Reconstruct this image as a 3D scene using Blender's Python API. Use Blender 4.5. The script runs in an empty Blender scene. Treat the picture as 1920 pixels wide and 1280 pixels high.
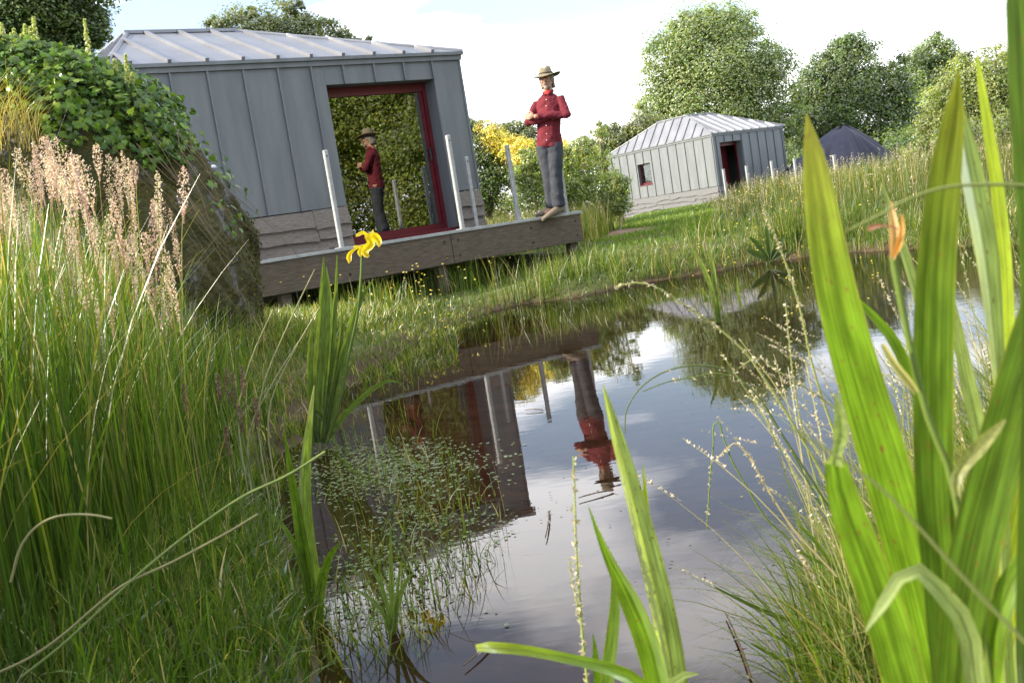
import bpy, bmesh, math, random
import numpy as np
from mathutils import Vector, Matrix, Euler

random.seed(7)
rng = np.random.default_rng(11)
SC = bpy.context.scene
COL = SC.collection

# ------------------------------------------------------------------ camera
F, PITCH, ROLL, CAMH = 1993.4, 0.1089, -0.1567, 0.903      # focal length in 1920-wide pixels
_c, _s = math.cos(ROLL), math.sin(ROLL)
_R = Vector((1, 0, 0)); _U = Vector((0, math.sin(PITCH), math.cos(PITCH))); _Fw = Vector((0, math.cos(PITCH), -math.sin(PITCH)))
_right = _R * _c + _U * _s
_up = -(_R * _s) + _U * _c
cam_d = bpy.data.cameras.new("camera"); cam = bpy.data.objects.new("camera", cam_d); COL.objects.link(cam)
M = Matrix.Identity(4)
for i in range(3):
    M[i][0] = _right[i]; M[i][1] = _up[i]; M[i][2] = -_Fw[i]
M[2][3] = CAMH
cam.matrix_world = M
cam_d.sensor_width = 36.0; cam_d.lens = F / 1920 * 36
cam_d.clip_start = 0.02; cam_d.clip_end = 2000
cam_d.dof.use_dof = True; cam_d.dof.focus_distance = 4.5; cam_d.dof.aperture_fstop = 13
SC.camera = cam

# ------------------------------------------------------------------ sky, sun, exposure
SUN = Vector((-0.96, -0.20, 0.0)).normalized(); SUN_EL = math.radians(27)
SUN = Vector((SUN.x * math.cos(SUN_EL), SUN.y * math.cos(SUN_EL), math.sin(SUN_EL)))
world = bpy.data.worlds.new("World"); SC.world = world; world.use_nodes = True
wn, wl = world.node_tree.nodes, world.node_tree.links
bg = wn["Background"]; bg.inputs["Strength"].default_value = 0.115
sky = wn.new("ShaderNodeTexSky"); sky.sky_type = 'NISHITA'; sky.sun_disc = False
sky.sun_elevation = SUN_EL; sky.sun_rotation = math.atan2(SUN.x, SUN.y)
sky.air_density = 1.0; sky.dust_density = 1.0; sky.ozone_density = 3.0
tc = wn.new("ShaderNodeTexCoord"); sep = wn.new("ShaderNodeSeparateXYZ"); wl.new(tc.outputs["Generated"], sep.inputs[0])
az = wn.new("ShaderNodeMath"); az.operation = 'MAXIMUM'; wl.new(sep.outputs[2], az.inputs[0]); az.inputs[1].default_value = 0.0
ad = wn.new("ShaderNodeMath"); ad.operation = 'ADD'; wl.new(az.outputs[0], ad.inputs[0]); ad.inputs[1].default_value = 0.10
dv = wn.new("ShaderNodeVectorMath"); dv.operation = 'DIVIDE'
cb = wn.new("ShaderNodeCombineXYZ")
for i in range(3): wl.new(ad.outputs[0], cb.inputs[i])
wl.new(tc.outputs["Generated"], dv.inputs[0]); wl.new(cb.outputs[0], dv.inputs[1])
mp = wn.new("ShaderNodeMapping"); mp.inputs["Location"].default_value = (8.45, 1.36, 0); mp.inputs["Scale"].default_value = (0.8, 0.8, 0.0)
wl.new(dv.outputs[0], mp.inputs[0])
cn = wn.new("ShaderNodeTexNoise"); cn.inputs["Scale"].default_value = 1.15; cn.inputs["Detail"].default_value = 8; cn.inputs["Roughness"].default_value = 0.52
wl.new(mp.outputs[0], cn.inputs["Vector"])
cr = wn.new("ShaderNodeValToRGB"); cr.color_ramp.elements[0].position = 0.45; cr.color_ramp.elements[1].position = 0.60
cr.color_ramp.elements[0].color = (0, 0, 0, 1); cr.color_ramp.elements[1].color = (1, 1, 1, 1)
wl.new(cn.outputs["Fac"], cr.inputs[0])
mx = wn.new("ShaderNodeMix"); mx.data_type = 'RGBA'
hz = wn.new("ShaderNodeMapRange"); hz.interpolation_type = 'SMOOTHSTEP'; hz.inputs[1].default_value = 0.03; hz.inputs[2].default_value = 0.185; hz.inputs[3].default_value = 1.0; hz.inputs[4].default_value = 0.13
wl.new(sep.outputs[2], hz.inputs[0])
hm = wn.new("ShaderNodeMath"); hm.operation = 'MAXIMUM'; wl.new(cr.outputs[0], hm.inputs[0]); wl.new(hz.outputs[0], hm.inputs[1])
wl.new(hm.outputs[0], mx.inputs[0]); wl.new(sky.outputs[0], mx.inputs[6]); mx.inputs[7].default_value = (13.0, 13.0, 13.3, 1)
wl.new(mx.outputs[2], bg.inputs["Color"])

sun_d = bpy.data.lights.new("sun", 'SUN'); sun_d.energy = 5.0; sun_d.angle = math.radians(0.6); sun_d.color = (1.0, 0.87, 0.66)
sun = bpy.data.objects.new("sun", sun_d); COL.objects.link(sun); sun.location = (-30, -5, 30)
sun.rotation_euler = (-SUN).to_track_quat('-Z', 'Y').to_euler()

SC.view_settings.view_transform = 'Standard'; SC.view_settings.look = 'None'
SC.view_settings.gamma = 1; SC.view_settings.exposure = 1.24; SC.view_settings.use_curve_mapping = False
SC.render.engine = 'CYCLES'
cy = SC.cycles
cy.max_bounces = 9; cy.diffuse_bounces = 3; cy.glossy_bounces = 4; cy.transmission_bounces = 5; cy.transparent_max_bounces = 12
cy.use_denoising = True; cy.caustics_reflective = False; cy.caustics_refractive = False
cy.sample_clamp_indirect = 6

# ------------------------------------------------------------------ helpers
def ray(px, py):
    a, b = px - 960.0, py - 640.0
    x = _c * a + _s * b; y = -_s * a + _c * b
    return np.array([x / F, math.cos(PITCH) - y / F * math.sin(PITCH), -math.sin(PITCH) - y / F * math.cos(PITCH)])
def at(px, py, Y):
    d = ray(px, py); return np.array([0, 0, CAMH]) + d * (Y / d[1])
def atz(px, py, z=0.0):
    d = ray(px, py); return np.array([0, 0, CAMH]) + d * ((z - CAMH) / d[2])

def props(o, label=None, cat=None, group=None, kind=None):
    if label: o["label"] = label
    if cat: o["category"] = cat
    if group: o["group"] = group
    if kind: o["kind"] = kind
    return o
def empty(name, loc=(0, 0, 0), rz=0.0, label=None, cat=None, group=None):
    o = bpy.data.objects.new(name, None); COL.objects.link(o); o.location = loc; o.rotation_euler = (0, 0, rz)
    o.empty_display_size = 0.1
    return props(o, label, cat, group)
def link(name, me, mat=None, parent=None, smooth=False, loc=None):
    o = bpy.data.objects.new(name, me); COL.objects.link(o)
    if mat is not None and len(me.materials) == 0: me.materials.append(mat)
    if parent is not None: o.parent = parent
    if loc is not None: o.location = loc
    if smooth: me.shade_smooth()
    return o

class Acc:
    """collects vertices, quads (a triangle repeats its last index), colours; builds one mesh"""
    def __init__(s): s.v = []; s.q = []; s.c = []; s.uv = []; s.n = 0
    def add(s, v, q, c, uv=None):
        v = np.asarray(v, float).reshape(-1, 3); q = np.asarray(q, int).reshape(-1, 4)
        c = np.asarray(c, float)
        if c.ndim == 1: c = np.tile(c, (len(v), 1))
        s.v.append(v); s.q.append(q + s.n); s.c.append(c)
        s.uv.append(np.zeros((len(v), 2)) if uv is None else np.asarray(uv, float)); s.n += len(v)
    def mesh(s, name):
        v = np.concatenate(s.v); q = np.concatenate(s.q); c = np.concatenate(s.c); uv = np.concatenate(s.uv)
        tri = q[:, 2] == q[:, 3]
        cnt = np.where(tri, 3, 4); start = np.concatenate(([0], np.cumsum(cnt)[:-1]))
        keep = np.ones(q.shape, bool); keep[tri, 3] = False
        loops = q[keep]
        me = bpy.data.meshes.new(name)
        me.vertices.add(len(v)); me.vertices.foreach_set("co", v.ravel())
        me.loops.add(len(loops)); me.loops.foreach_set("vertex_index", loops)
        me.polygons.add(len(q)); me.polygons.foreach_set("loop_start", start); me.polygons.foreach_set("loop_total", cnt)
        a = me.attributes.new("Col", 'FLOAT_COLOR', 'POINT')
        a.data.foreach_set("color", np.concatenate([c, np.ones((len(c), 1))], 1).ravel())
        ul = me.uv_layers.new(name="UVMap"); ul.data.foreach_set("uv", uv[loops].ravel())
        me.update(calc_edges=True); me.validate()
        return me
    def obj(s, name, mat, parent=None, smooth=False):
        return link(name, s.mesh(name), mat, parent, smooth)

def box(acc, lo, hi, c=(1, 1, 1)):
    x0, y0, z0 = lo; x1, y1, z1 = hi
    v = [(x0, y0, z0), (x1, y0, z0), (x1, y1, z0), (x0, y1, z0), (x0, y0, z1), (x1, y0, z1), (x1, y1, z1), (x0, y1, z1)]
    acc.add(v, [(0, 3, 2, 1), (4, 5, 6, 7), (0, 1, 5, 4), (1, 2, 6, 5), (2, 3, 7, 6), (3, 0, 4, 7)], c)
def boxo(name, lo, hi, mat, parent=None, bevel=0.0):
    bm = bmesh.new(); bmesh.ops.create_cube(bm, size=1)
    lo = Vector(lo); hi = Vector(hi)
    for v in bm.verts: v.co = Vector(((lo[i] + hi[i]) / 2 + v.co[i] * (hi[i] - lo[i])) for i in range(3))
    if bevel: bmesh.ops.bevel(bm, geom=bm.edges[:], offset=bevel, segments=1, affect='EDGES')
    me = bpy.data.meshes.new(name); bm.to_mesh(me); bm.free()
    return link(name, me, mat, parent)
def prism(name, poly, off, mat, parent=None):
    """closed prism: polygon (list of 3-vectors) extruded by vector off"""
    bm = bmesh.new(); a = [bm.verts.new(Vector(p)) for p in poly]; b = [bm.verts.new(Vector(p) + Vector(off)) for p in poly]
    n = len(poly); bm.faces.new(a[::-1]); bm.faces.new(b)
    for i in range(n): bm.faces.new((a[i], a[(i + 1) % n], b[(i + 1) % n], b[i]))
    bmesh.ops.recalc_face_normals(bm, faces=bm.faces)
    me = bpy.data.meshes.new(name); bm.to_mesh(me); bm.free()
    return link(name, me, mat, parent)

def tube(acc, pts, rad, sides=6, c=(1, 1, 1), cap=True):
    pts = np.asarray(pts, float); n = len(pts); rad = np.broadcast_to(np.asarray(rad, float), (n,))
    T = np.gradient(pts, axis=0); T /= np.linalg.norm(T, axis=1, keepdims=True) + 1e-9
    ref = np.array([0.3, 0.95, 0.1]) if abs(T[0][1]) < 0.8 else np.array([1.0, 0.1, 0.2])
    A = np.cross(T, ref); A /= np.linalg.norm(A, axis=1, keepdims=True) + 1e-9
    B = np.cross(T, A)
    th = np.linspace(0, 2 * np.pi, sides, endpoint=False)
    v = pts[:, None, :] + rad[:, None, None] * (np.cos(th)[None, :, None] * A[:, None, :] + np.sin(th)[None, :, None] * B[:, None, :])
    i = np.arange(n - 1)[:, None] * sides; j = np.arange(sides)[None, :]; k = (j + 1) % sides
    q = np.stack([i + j, i + k, i + sides + k, i + sides + j], -1).reshape(-1, 4)
    cc = np.asarray(c, float)
    if cc.ndim == 2 and len(cc) == n: cc = np.repeat(cc, sides, 0)
    acc.add(v.reshape(-1, 3), q, cc)

def blades(acc, P, h, az, lean, w, c0, c1, seg=5, waz=None, pw=0.7, droop=1.9):
    """N grass blades: base P, length h, lean direction az, lean = sideways tip shift / length"""
    P = np.asarray(P, float); N = len(P)
    if N == 0: return
    h, az, lean, w = [np.broadcast_to(np.asarray(x, float), (N,)) for x in (h, az, lean, w)]
    if waz is None: waz = rng.uniform(0, np.pi, N)
    t = np.linspace(0, 1, seg + 1)[None, :]
    hor = h[:, None] * lean[:, None] * t ** droop
    ver = h[:, None] * (t - 0.45 * np.minimum(lean[:, None], 1.1) ** 2 * t ** (droop + 0.6))
    cx = P[:, 0:1] + np.cos(az)[:, None] * hor; cyy = P[:, 1:2] + np.sin(az)[:, None] * hor; cz = P[:, 2:3] + ver
    ww = 0.5 * w[:, None] * np.clip((1 - t ** 1.6), 0.04, 1) ** pw
    dx = np.cos(waz)[:, None] * ww; dy = np.sin(waz)[:, None] * ww
    v = np.stack([np.stack([cx - dx, cyy - dy, cz], -1), np.stack([cx + dx, cyy + dy, cz], -1)], 2)  # N,seg+1,2,3
    idx = np.arange(N)[:, None] * (2 * (seg + 1)) + np.arange(seg)[None, :] * 2
    q = np.stack([idx, idx + 1, idx + 3, idx + 2], -1).reshape(-1, 4)
    c0 = np.broadcast_to(np.asarray(c0, float), (N, 3)); c1 = np.broadcast_to(np.asarray(c1, float), (N, 3))
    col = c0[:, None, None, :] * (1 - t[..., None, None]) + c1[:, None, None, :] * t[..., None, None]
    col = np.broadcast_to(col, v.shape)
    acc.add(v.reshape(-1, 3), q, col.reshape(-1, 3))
    return np.stack([cx[:, -1], cyy[:, -1], cz[:, -1]], -1)

def leafquads(acc, P, size, col, up=0.3, asp=0.55, nrm=None):
    """leaf-shaped rhombs at P with random directions"""
    P = np.asarray(P, float); N = len(P)
    size = np.broadcast_to(np.asarray(size, float), (N,))
    n = rng.normal(size=(N, 3)) if nrm is None else nrm + rng.normal(size=(N, 3)) * 0.5
    n[:, 2] = np.abs(n[:, 2]) + up
    n /= np.linalg.norm(n, axis=1, keepdims=True)
    r = rng.normal(size=(N, 3)); a = np.cross(n, r); a /= np.linalg.norm(a, axis=1, keepdims=True) + 1e-9
    b = np.cross(n, a)
    s = size[:, None]
    v = np.stack([P - a * s * 0.5, P + b * s * asp * 0.5 - a * s * 0.05, P + a * s * 0.5, P - b * s * asp * 0.5 - a * s * 0.05], 1)
    q = np.arange(N * 4).reshape(-1, 4)
    col = np.broadcast_to(np.asarray(col, float), (N, 3))
    acc.add(v.reshape(-1, 3), q, np.repeat(col, 4, 0))

def vary(c, N, s=0.18, hue=0.06):
    c = np.asarray(c, float)
    k = np.exp(rng.normal(0, s, (N, 1)))
    return np.clip(c[None, :] * k * (1 + rng.normal(0, hue, (N, 3))), 0.004, 0.95)
def mixc(pal, N, p=None, s=0.15):
    pal = np.asarray(pal, float); i = rng.choice(len(pal), N, p=p)
    return np.clip(pal[i] * np.exp(rng.normal(0, s, (N, 1))), 0.004, 0.95)

# smooth value noise on numpy arrays
_perm = rng.uniform(-1, 1, (64, 64))
def noise2(x, y):
    x = np.asarray(x, float); y = np.asarray(y, float)
    xi = np.floor(x).astype(int); yi = np.floor(y).astype(int); fx = x - xi; fy = y - yi
    fx = fx * fx * (3 - 2 * fx); fy = fy * fy * (3 - 2 * fy)
    g = lambda a, b: _perm[a % 64, b % 64]
    return (g(xi, yi) * (1 - fx) + g(xi + 1, yi) * fx) * (1 - fy) + (g(xi, yi + 1) * (1 - fx) + g(xi + 1, yi + 1) * fx) * fy

# ------------------------------------------------------------------ materials
def new_mat(name):
    m = bpy.data.materials.new(name); m.use_nodes = True
    nt = m.node_tree; b = nt.nodes["Principled BSDF"]
    return m, nt.nodes, nt.links, b
def noise_mat(name, c1, c2, scale=8, rough=0.7, metal=0.0, bump=0.1, stretch=(1, 1, 1), spec=0.4, detail=6, coord="Object", bscale=None):
    m, n, l, b = new_mat(name)
    t = n.new("ShaderNodeTexCoord"); mpn = n.new("ShaderNodeMapping"); mpn.inputs["Scale"].default_value = stretch
    l.new(t.outputs[coord], mpn.inputs[0])
    nz = n.new("ShaderNodeTexNoise"); nz.inputs["Scale"].default_value = scale; nz.inputs["Detail"].default_value = detail; nz.inputs["Roughness"].default_value = 0.6
    l.new(mpn.outputs[0], nz.inputs["Vector"])
    r = n.new("ShaderNodeValToRGB"); r.color_ramp.elements[0].position = 0.32; r.color_ramp.elements[1].position = 0.68
    r.color_ramp.elements[0].color = (*c1, 1); r.color_ramp.elements[1].color = (*c2, 1)
    l.new(nz.outputs["Fac"], r.inputs[0]); l.new(r.outputs[0], b.inputs["Base Color"])
    b.inputs["Roughness"].default_value = rough; b.inputs["Metallic"].default_value = metal
    b.inputs["Specular IOR Level"].default_value = spec
    if bump:
        bp = n.new("ShaderNodeBump"); bp.inputs["Strength"].default_value = bump; bp.inputs["Distance"].default_value = 0.02
        src = nz
        if bscale:
            src = n.new("ShaderNodeTexNoise"); src.inputs["Scale"].default_value = bscale; src.inputs["Detail"].default_value = 4
            l.new(mpn.outputs[0], src.inputs["Vector"])
        l.new(src.outputs["Fac"], bp.inputs["Height"]); l.new(bp.outputs[0], b.inputs["Normal"])
    return m
def plant_mat(name, trans=0.45, gloss=0.10, rough=0.38, tmul=(1.25, 1.35, 0.6), stripes=False):
    """leaf: diffuse + translucent + thin gloss, colour from the mesh's own colour attribute"""
    m, n, l, b = new_mat(name); n.remove(b); out = n["Material Output"]
    at_ = n.new("ShaderNodeAttribute"); at_.attribute_name = "Col"
    col = at_.outputs["Color"]
    if stripes:
        uv = n.new("ShaderNodeTexCoord"); mpn = n.new("ShaderNodeMapping"); mpn.inputs["Scale"].default_value = (26, 1.3, 1)
        l.new(uv.outputs["UV"], mpn.inputs[0])
        nz = n.new("ShaderNodeTexNoise"); nz.noise_dimensions = '2D'; nz.inputs["Scale"].default_value = 1.0; nz.inputs["Detail"].default_value = 3
        l.new(mpn.outputs[0], nz.inputs["Vector"])
        mr = n.new("ShaderNodeMapRange"); mr.inputs[1].default_value = 0.3; mr.inputs[2].default_value = 0.7; mr.inputs[3].default_value = 0.55; mr.inputs[4].default_value = 1.3
        l.new(nz.outputs["Fac"], mr.inputs[0])
        sp = n.new("ShaderNodeSeparateXYZ"); l.new(uv.outputs["UV"], sp.inputs[0])
        fc = n.new("ShaderNodeMath"); fc.operation = 'FRACT'; l.new(sp.outputs[0], fc.inputs[0])
        ce = n.new("ShaderNodeMath"); ce.operation = 'SUBTRACT'; l.new(fc.outputs[0], ce.inputs[0]); ce.inputs[1].default_value = 0.5
        ab = n.new("ShaderNodeMath"); ab.operation = 'ABSOLUTE'; l.new(ce.outputs[0], ab.inputs[0])
        rb = n.new("ShaderNodeMapRange"); rb.inputs[1].default_value = 0.0; rb.inputs[2].default_value = 0.09; rb.inputs[3].default_value = 0.62; rb.inputs[4].default_value = 1.0; l.new(ab.outputs[0], rb.inputs[0])
        bl = n.new("ShaderNodeTexNoise"); bl.noise_dimensions = '2D'; bl.inputs["Scale"].default_value = 1.0; bl.inputs["Detail"].default_value = 4
        mb = n.new("ShaderNodeMapping"); mb.inputs["Scale"].default_value = (3, 4, 1); l.new(uv.outputs["UV"], mb.inputs[0]); l.new(mb.outputs[0], bl.inputs["Vector"])
        br_ = n.new("ShaderNodeMapRange"); br_.inputs[1].default_value = 0.3; br_.inputs[2].default_value = 0.7; br_.inputs[3].default_value = 0.72; br_.inputs[4].default_value = 1.22; l.new(bl.outputs["Fac"], br_.inputs[0])
        m_1 = n.new("ShaderNodeMath"); m_1.operation = 'MULTIPLY'; l.new(mr.outputs[0], m_1.inputs[0]); l.new(rb.outputs[0], m_1.inputs[1])
        m_2 = n.new("ShaderNodeMath"); m_2.operation = 'MULTIPLY'; l.new(m_1.outputs[0], m_2.inputs[0]); l.new(br_.outputs[0], m_2.inputs[1]); mr = m_2
        sb = n.new("ShaderNodeTexNoise"); sb.noise_dimensions = '2D'; sb.inputs["Scale"].default_value = 1.0; sb.inputs["Detail"].default_value = 1
        ms = n.new("ShaderNodeMapping"); ms.inputs["Scale"].default_value = (9, 22, 1); l.new(uv.outputs["UV"], ms.inputs[0]); l.new(ms.outputs[0], sb.inputs["Vector"])
        sr = n.new("ShaderNodeMapRange"); sr.inputs[1].default_value = 0.735; sr.inputs[2].default_value = 0.78; l.new(sb.outputs["Fac"], sr.inputs[0])
        edge_ = n.new("ShaderNodeMapRange"); edge_.inputs[1].default_value = 0.455; edge_.inputs[2].default_value = 0.5; edge_.inputs[3].default_value = 0.0; edge_.inputs[4].default_value = 0.65; l.new(ab.outputs[0], edge_.inputs[0])
        c1_ = n.new("ShaderNodeMix"); c1_.data_type = 'RGBA'; l.new(edge_.outputs[0], c1_.inputs[0]); l.new(col, c1_.inputs[6]); c1_.inputs[7].default_value = (0.26, 0.24, 0.05, 1)
        c2_ = n.new("ShaderNodeMix"); c2_.data_type = 'RGBA'; l.new(sr.outputs[0], c2_.inputs[0]); l.new(c1_.outputs[2], c2_.inputs[6]); c2_.inputs[7].default_value = (0.17, 0.11, 0.03, 1); col = c2_.outputs[2]
        mm = n.new("ShaderNodeVectorMath"); mm.operation = 'MULTIPLY'; l.new(col, mm.inputs[0])
        cbn = n.new("ShaderNodeCombineXYZ")
        for i in range(3): l.new(mr.outputs[0], cbn.inputs[i])
        l.new(cbn.outputs[0], mm.inputs[1]); col = mm.outputs[0]
    d = n.new("ShaderNodeBsdfDiffuse"); l.new(col, d.inputs[0])
    tm = n.new("ShaderNodeVectorMath"); tm.operation = 'MULTIPLY'; l.new(col, tm.inputs[0]); tm.inputs[1].default_value = tmul
    tr = n.new("ShaderNodeBsdfTranslucent"); l.new(tm.outputs[0], tr.inputs[0])
    m1 = n.new("ShaderNodeMixShader"); m1.inputs[0].default_value = trans; l.new(d.outputs[0], m1.inputs[1]); l.new(tr.outputs[0], m1.inputs[2])
    g = n.new("ShaderNodeBsdfGlossy"); g.inputs["Roughness"].default_value = rough; g.inputs["Color"].default_value = (0.9, 0.95, 1, 1)
    fr = n.new("ShaderNodeFresnel"); fr.inputs[0].default_value = 1.45
    fm = n.new("ShaderNodeMath"); fm.operation = 'MULTIPLY'; l.new(fr.outputs[0], fm.inputs[0]); fm.inputs[1].default_value = gloss * 4.5
    fm.use_clamp = True
    m2 = n.new("ShaderNodeMixShader"); l.new(fm.outputs[0], m2.inputs[0]); l.new(m1.outputs[0], m2.inputs[1]); l.new(g.outputs[0], m2.inputs[2])
    l.new(m2.outputs[0], out.inputs[0])
    return m
GRASS = plant_mat("grass_blade", 0.52, 0.03, 0.45, (1.5, 1.5, 0.45))
SEED = plant_mat("grass_seed", 0.45, 0.02, 0.6, (1.0, 0.97, 0.92))
LEAF = plant_mat("tree_leaf", 0.5, 0.02, 0.6, (1.35, 1.45, 0.55))
MOSS = plant_mat("moss", 0.15, 0.0, 0.9)
IVYM = plant_mat("ivy_leaf", 0.35, 0.10, 0.22)
IRIS = plant_mat("iris_leaf", 0.58, 0.06, 0.35, (1.5, 1.5, 0.45), stripes=True)
PETAL = plant_mat("yellow_petal", 0.4, 0.03, 0.5, (1, 1, 0.6))
STEM = plant_mat("plant_stem", 0.15, 0.04, 0.5)

ZINC = noise_mat("zinc_wall", (0.102, 0.117, 0.130), (0.142, 0.158, 0.172), 3.0, 0.48, 0.1, 0.06, (1.6, 1.6, 0.28), 0.5, bscale=1.3)
ZINCR = noise_mat("zinc_roof", (0.155, 0.165, 0.19), (0.22, 0.23, 0.26), 1.6, 0.36, 0.3, 0.04, (1, 1, 1), 0.5)
TIMBER = noise_mat("weathered_timber", (0.095, 0.083, 0.072), (0.215, 0.195, 0.175), 18, 0.85, 0, 0.5, (0.6, 5, 9), 0.2)
TIMBER_PALE = noise_mat("silver_timber", (0.088, 0.092, 0.10), (0.165, 0.170, 0.18), 18, 0.85, 0, 0.5, (0.6, 5, 9), 0.2)
BEAM = noise_mat("deck_beam_timber", (0.058, 0.046, 0.035), (0.145, 0.12, 0.094), 15, 0.85, 0, 0.4, (0.5, 4, 8), 0.2)
RED = noise_mat("red_paint", (0.075, 0.006, 0.011), (0.105, 0.008, 0.015), 5, 0.4, 0, 0.02)
GALV = noise_mat("galvanised_steel", (0.27, 0.285, 0.295), (0.38, 0.39, 0.40), 14, 0.5, 0.3, 0.05)
DARK = noise_mat("dark_metal", (0.02, 0.02, 0.022), (0.035, 0.035, 0.035), 12, 0.4, 0.5, 0)
ROOM = noise_mat("room_lining", (0.05, 0.035, 0.025), (0.075, 0.055, 0.04), 6, 0.8, 0, 0)
BARK = noise_mat("bark", (0.07, 0.055, 0.04), (0.16, 0.13, 0.10), 9, 0.9, 0, 0.6, (1, 1, 0.25))
PALEBARK = noise_mat("pale_bark", (0.32, 0.27, 0.21), (0.52, 0.45, 0.37), 12, 0.85, 0, 0.3, (1, 1, 0.4))
TARP = noise_mat("black_tarpaulin", (0.007, 0.009, 0.020), (0.012, 0.015, 0.032), 5, 0.55, 0, 0.3, spec=0.18)

# glass: solar-coated pane, mirrors the garden, lets a little of the room through
GLASS, n, l, b = new_mat("coated_glass"); n.remove(b)
gl = n.new("ShaderNodeBsdfGlossy"); gl.inputs["Roughness"].default_value = 0.0; gl.inputs["Color"].default_value = (0.95, 0.97, 0.92, 1)
tp = n.new("ShaderNodeBsdfTransparent"); tp.inputs[0].default_value = (0.72, 0.76, 0.72, 1)
fr = n.new("ShaderNodeFresnel"); fr.inputs[0].default_value = 3.1
mxs = n.new("ShaderNodeMixShader"); l.new(fr.outputs[0], mxs.inputs[0]); l.new(tp.outputs[0], mxs.inputs[1]); l.new(gl.outputs[0], mxs.inputs[2])
l.new(mxs.outputs[0], n["Material Output"].inputs[0])

CLEAR, n, l, b = new_mat("clear_glass"); n.remove(b)
gl = n.new("ShaderNodeBsdfGlossy"); gl.inputs["Roughness"].default_value = 0.0
tp = n.new("ShaderNodeBsdfTransparent"); tp.inputs[0].default_value = (0.8, 0.84, 0.8, 1)
fr = n.new("ShaderNodeFresnel"); fr.inputs[0].default_value = 1.35
mxs = n.new("ShaderNodeMixShader"); l.new(fr.outputs[0], mxs.inputs[0]); l.new(tp.outputs[0], mxs.inputs[1]); l.new(gl.outputs[0], mxs.inputs[2])
l.new(mxs.outputs[0], n["Material Output"].inputs[0])

# pond water: Fresnel mirror over a brown see-through body, small ripples
WATER, n, l, b = new_mat("pond_water"); n.remove(b)
t = n.new("ShaderNodeTexCoord")
nz1 = n.new("ShaderNodeTexNoise"); nz1.inputs["Scale"].default_value = 2.6; nz1.inputs["Detail"].default_value = 3
nz2 = n.new("ShaderNodeTexNoise"); nz2.inputs["Scale"].default_value = 9.0; nz2.inputs["Detail"].default_value = 2
mpw = n.new("ShaderNodeMapping"); mpw.inputs["Scale"].default_value = (0.8, 1.6, 1); l.new(t.outputs["Object"], mpw.inputs[0])
l.new(mpw.outputs[0], nz1.inputs["Vector"]); l.new(mpw.outputs[0], nz2.inputs["Vector"])
b1 = n.new("ShaderNodeBump"); b1.inputs["Strength"].default_value = 0.03; b1.inputs["Distance"].default_value = 0.010
b2 = n.new("ShaderNodeBump"); b2.inputs["Strength"].default_value = 0.03; b2.inputs["Distance"].default_value = 0.006
l.new(nz1.outputs["Fac"], b1.inputs["Height"]); l.new(nz2.outputs["Fac"], b2.inputs["Height"]); l.new(b1.outputs[0], b2.inputs["Normal"])
# a breath of wind ruffles only the far right of the pond
sx_ = n.new("ShaderNodeSeparateXYZ"); l.new(t.outputs["Object"], sx_.inputs[0])
rf = n.new("ShaderNodeMapRange"); rf.inputs[1].default_value = 1.8; rf.inputs[2].default_value = 4.0; rf.inputs[3].default_value = 0.0; rf.inputs[4].default_value = 0.16; l.new(sx_.outputs[0], rf.inputs[0])
wv = n.new("ShaderNodeTexNoise"); wv.inputs["Scale"].default_value = 1.0; wv.inputs["Detail"].default_value = 2
mpv = n.new("ShaderNodeMapping"); mpv.inputs["Scale"].default_value = (3.0, 14.0, 1); mpv.inputs["Rotation"].default_value = (0, 0, 0.3); l.new(t.outputs["Object"], mpv.inputs[0]); l.new(mpv.outputs[0], wv.inputs["Vector"])
b3 = n.new("ShaderNodeBump"); b3.inputs["Distance"].default_value = 0.008; l.new(rf.outputs[0], b3.inputs["Strength"]); l.new(wv.outputs["Fac"], b3.inputs["Height"]); l.new(b2.outputs[0], b3.inputs["Normal"]); b2 = b3
gl = n.new("ShaderNodeBsdfGlossy"); gl.inputs["Roughness"].default_value = 0.0; l.new(b2.outputs[0], gl.inputs["Normal"])
tp = n.new("ShaderNodeBsdfTransparent"); tp.inputs[0].default_value = (0.56, 0.46, 0.36, 1)
fr = n.new("ShaderNodeFresnel"); fr.inputs[0].default_value = 1.44; l.new(b2.outputs[0], fr.inputs["Normal"])
mxs = n.new("ShaderNodeMixShader"); l.new(fr.outputs[0], mxs.inputs[0]); l.new(tp.outputs[0], mxs.inputs[1]); l.new(gl.outputs[0], mxs.inputs[2])
l.new(mxs.outputs[0], n["Material Output"].inputs[0])

# ground: colour attribute times soil noise
GROUND, n, l, b = new_mat("ground_soil")
a_ = n.new("ShaderNodeAttribute"); a_.attribute_name = "Col"
nz = n.new("ShaderNodeTexNoise"); nz.inputs["Scale"].default_value = 6; nz.inputs["Detail"].default_value = 8
t = n.new("ShaderNodeTexCoord"); l.new(t.outputs["Object"], nz.inputs["Vector"])
mr = n.new("ShaderNodeMapRange"); mr.inputs[1].default_value = 0.3; mr.inputs[2].default_value = 0.7; mr.inputs[3].default_value = 0.6; mr.inputs[4].default_value = 1.4
l.new(nz.outputs["Fac"], mr.inputs[0])
cbn = n.new("ShaderNodeCombineXYZ")
for i in range(3): l.new(mr.outputs[0], cbn.inputs[i])
vm = n.new("ShaderNodeVectorMath"); vm.operation = 'MULTIPLY'; l.new(a_.outputs["Color"], vm.inputs[0]); l.new(cbn.outputs[0], vm.inputs[1])
l.new(vm.outputs[0], b.inputs["Base Color"]); b.inputs["Roughness"].default_value = 0.95; b.inputs["Specular IOR Level"].default_value = 0.1
bp = n.new("ShaderNodeBump"); bp.inputs["Strength"].default_value = 0.6; bp.inputs["Distance"].default_value = 0.03
l.new(nz.outputs["Fac"], bp.inputs["Height"]); l.new(bp.outputs[0], b.inputs["Normal"])

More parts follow.
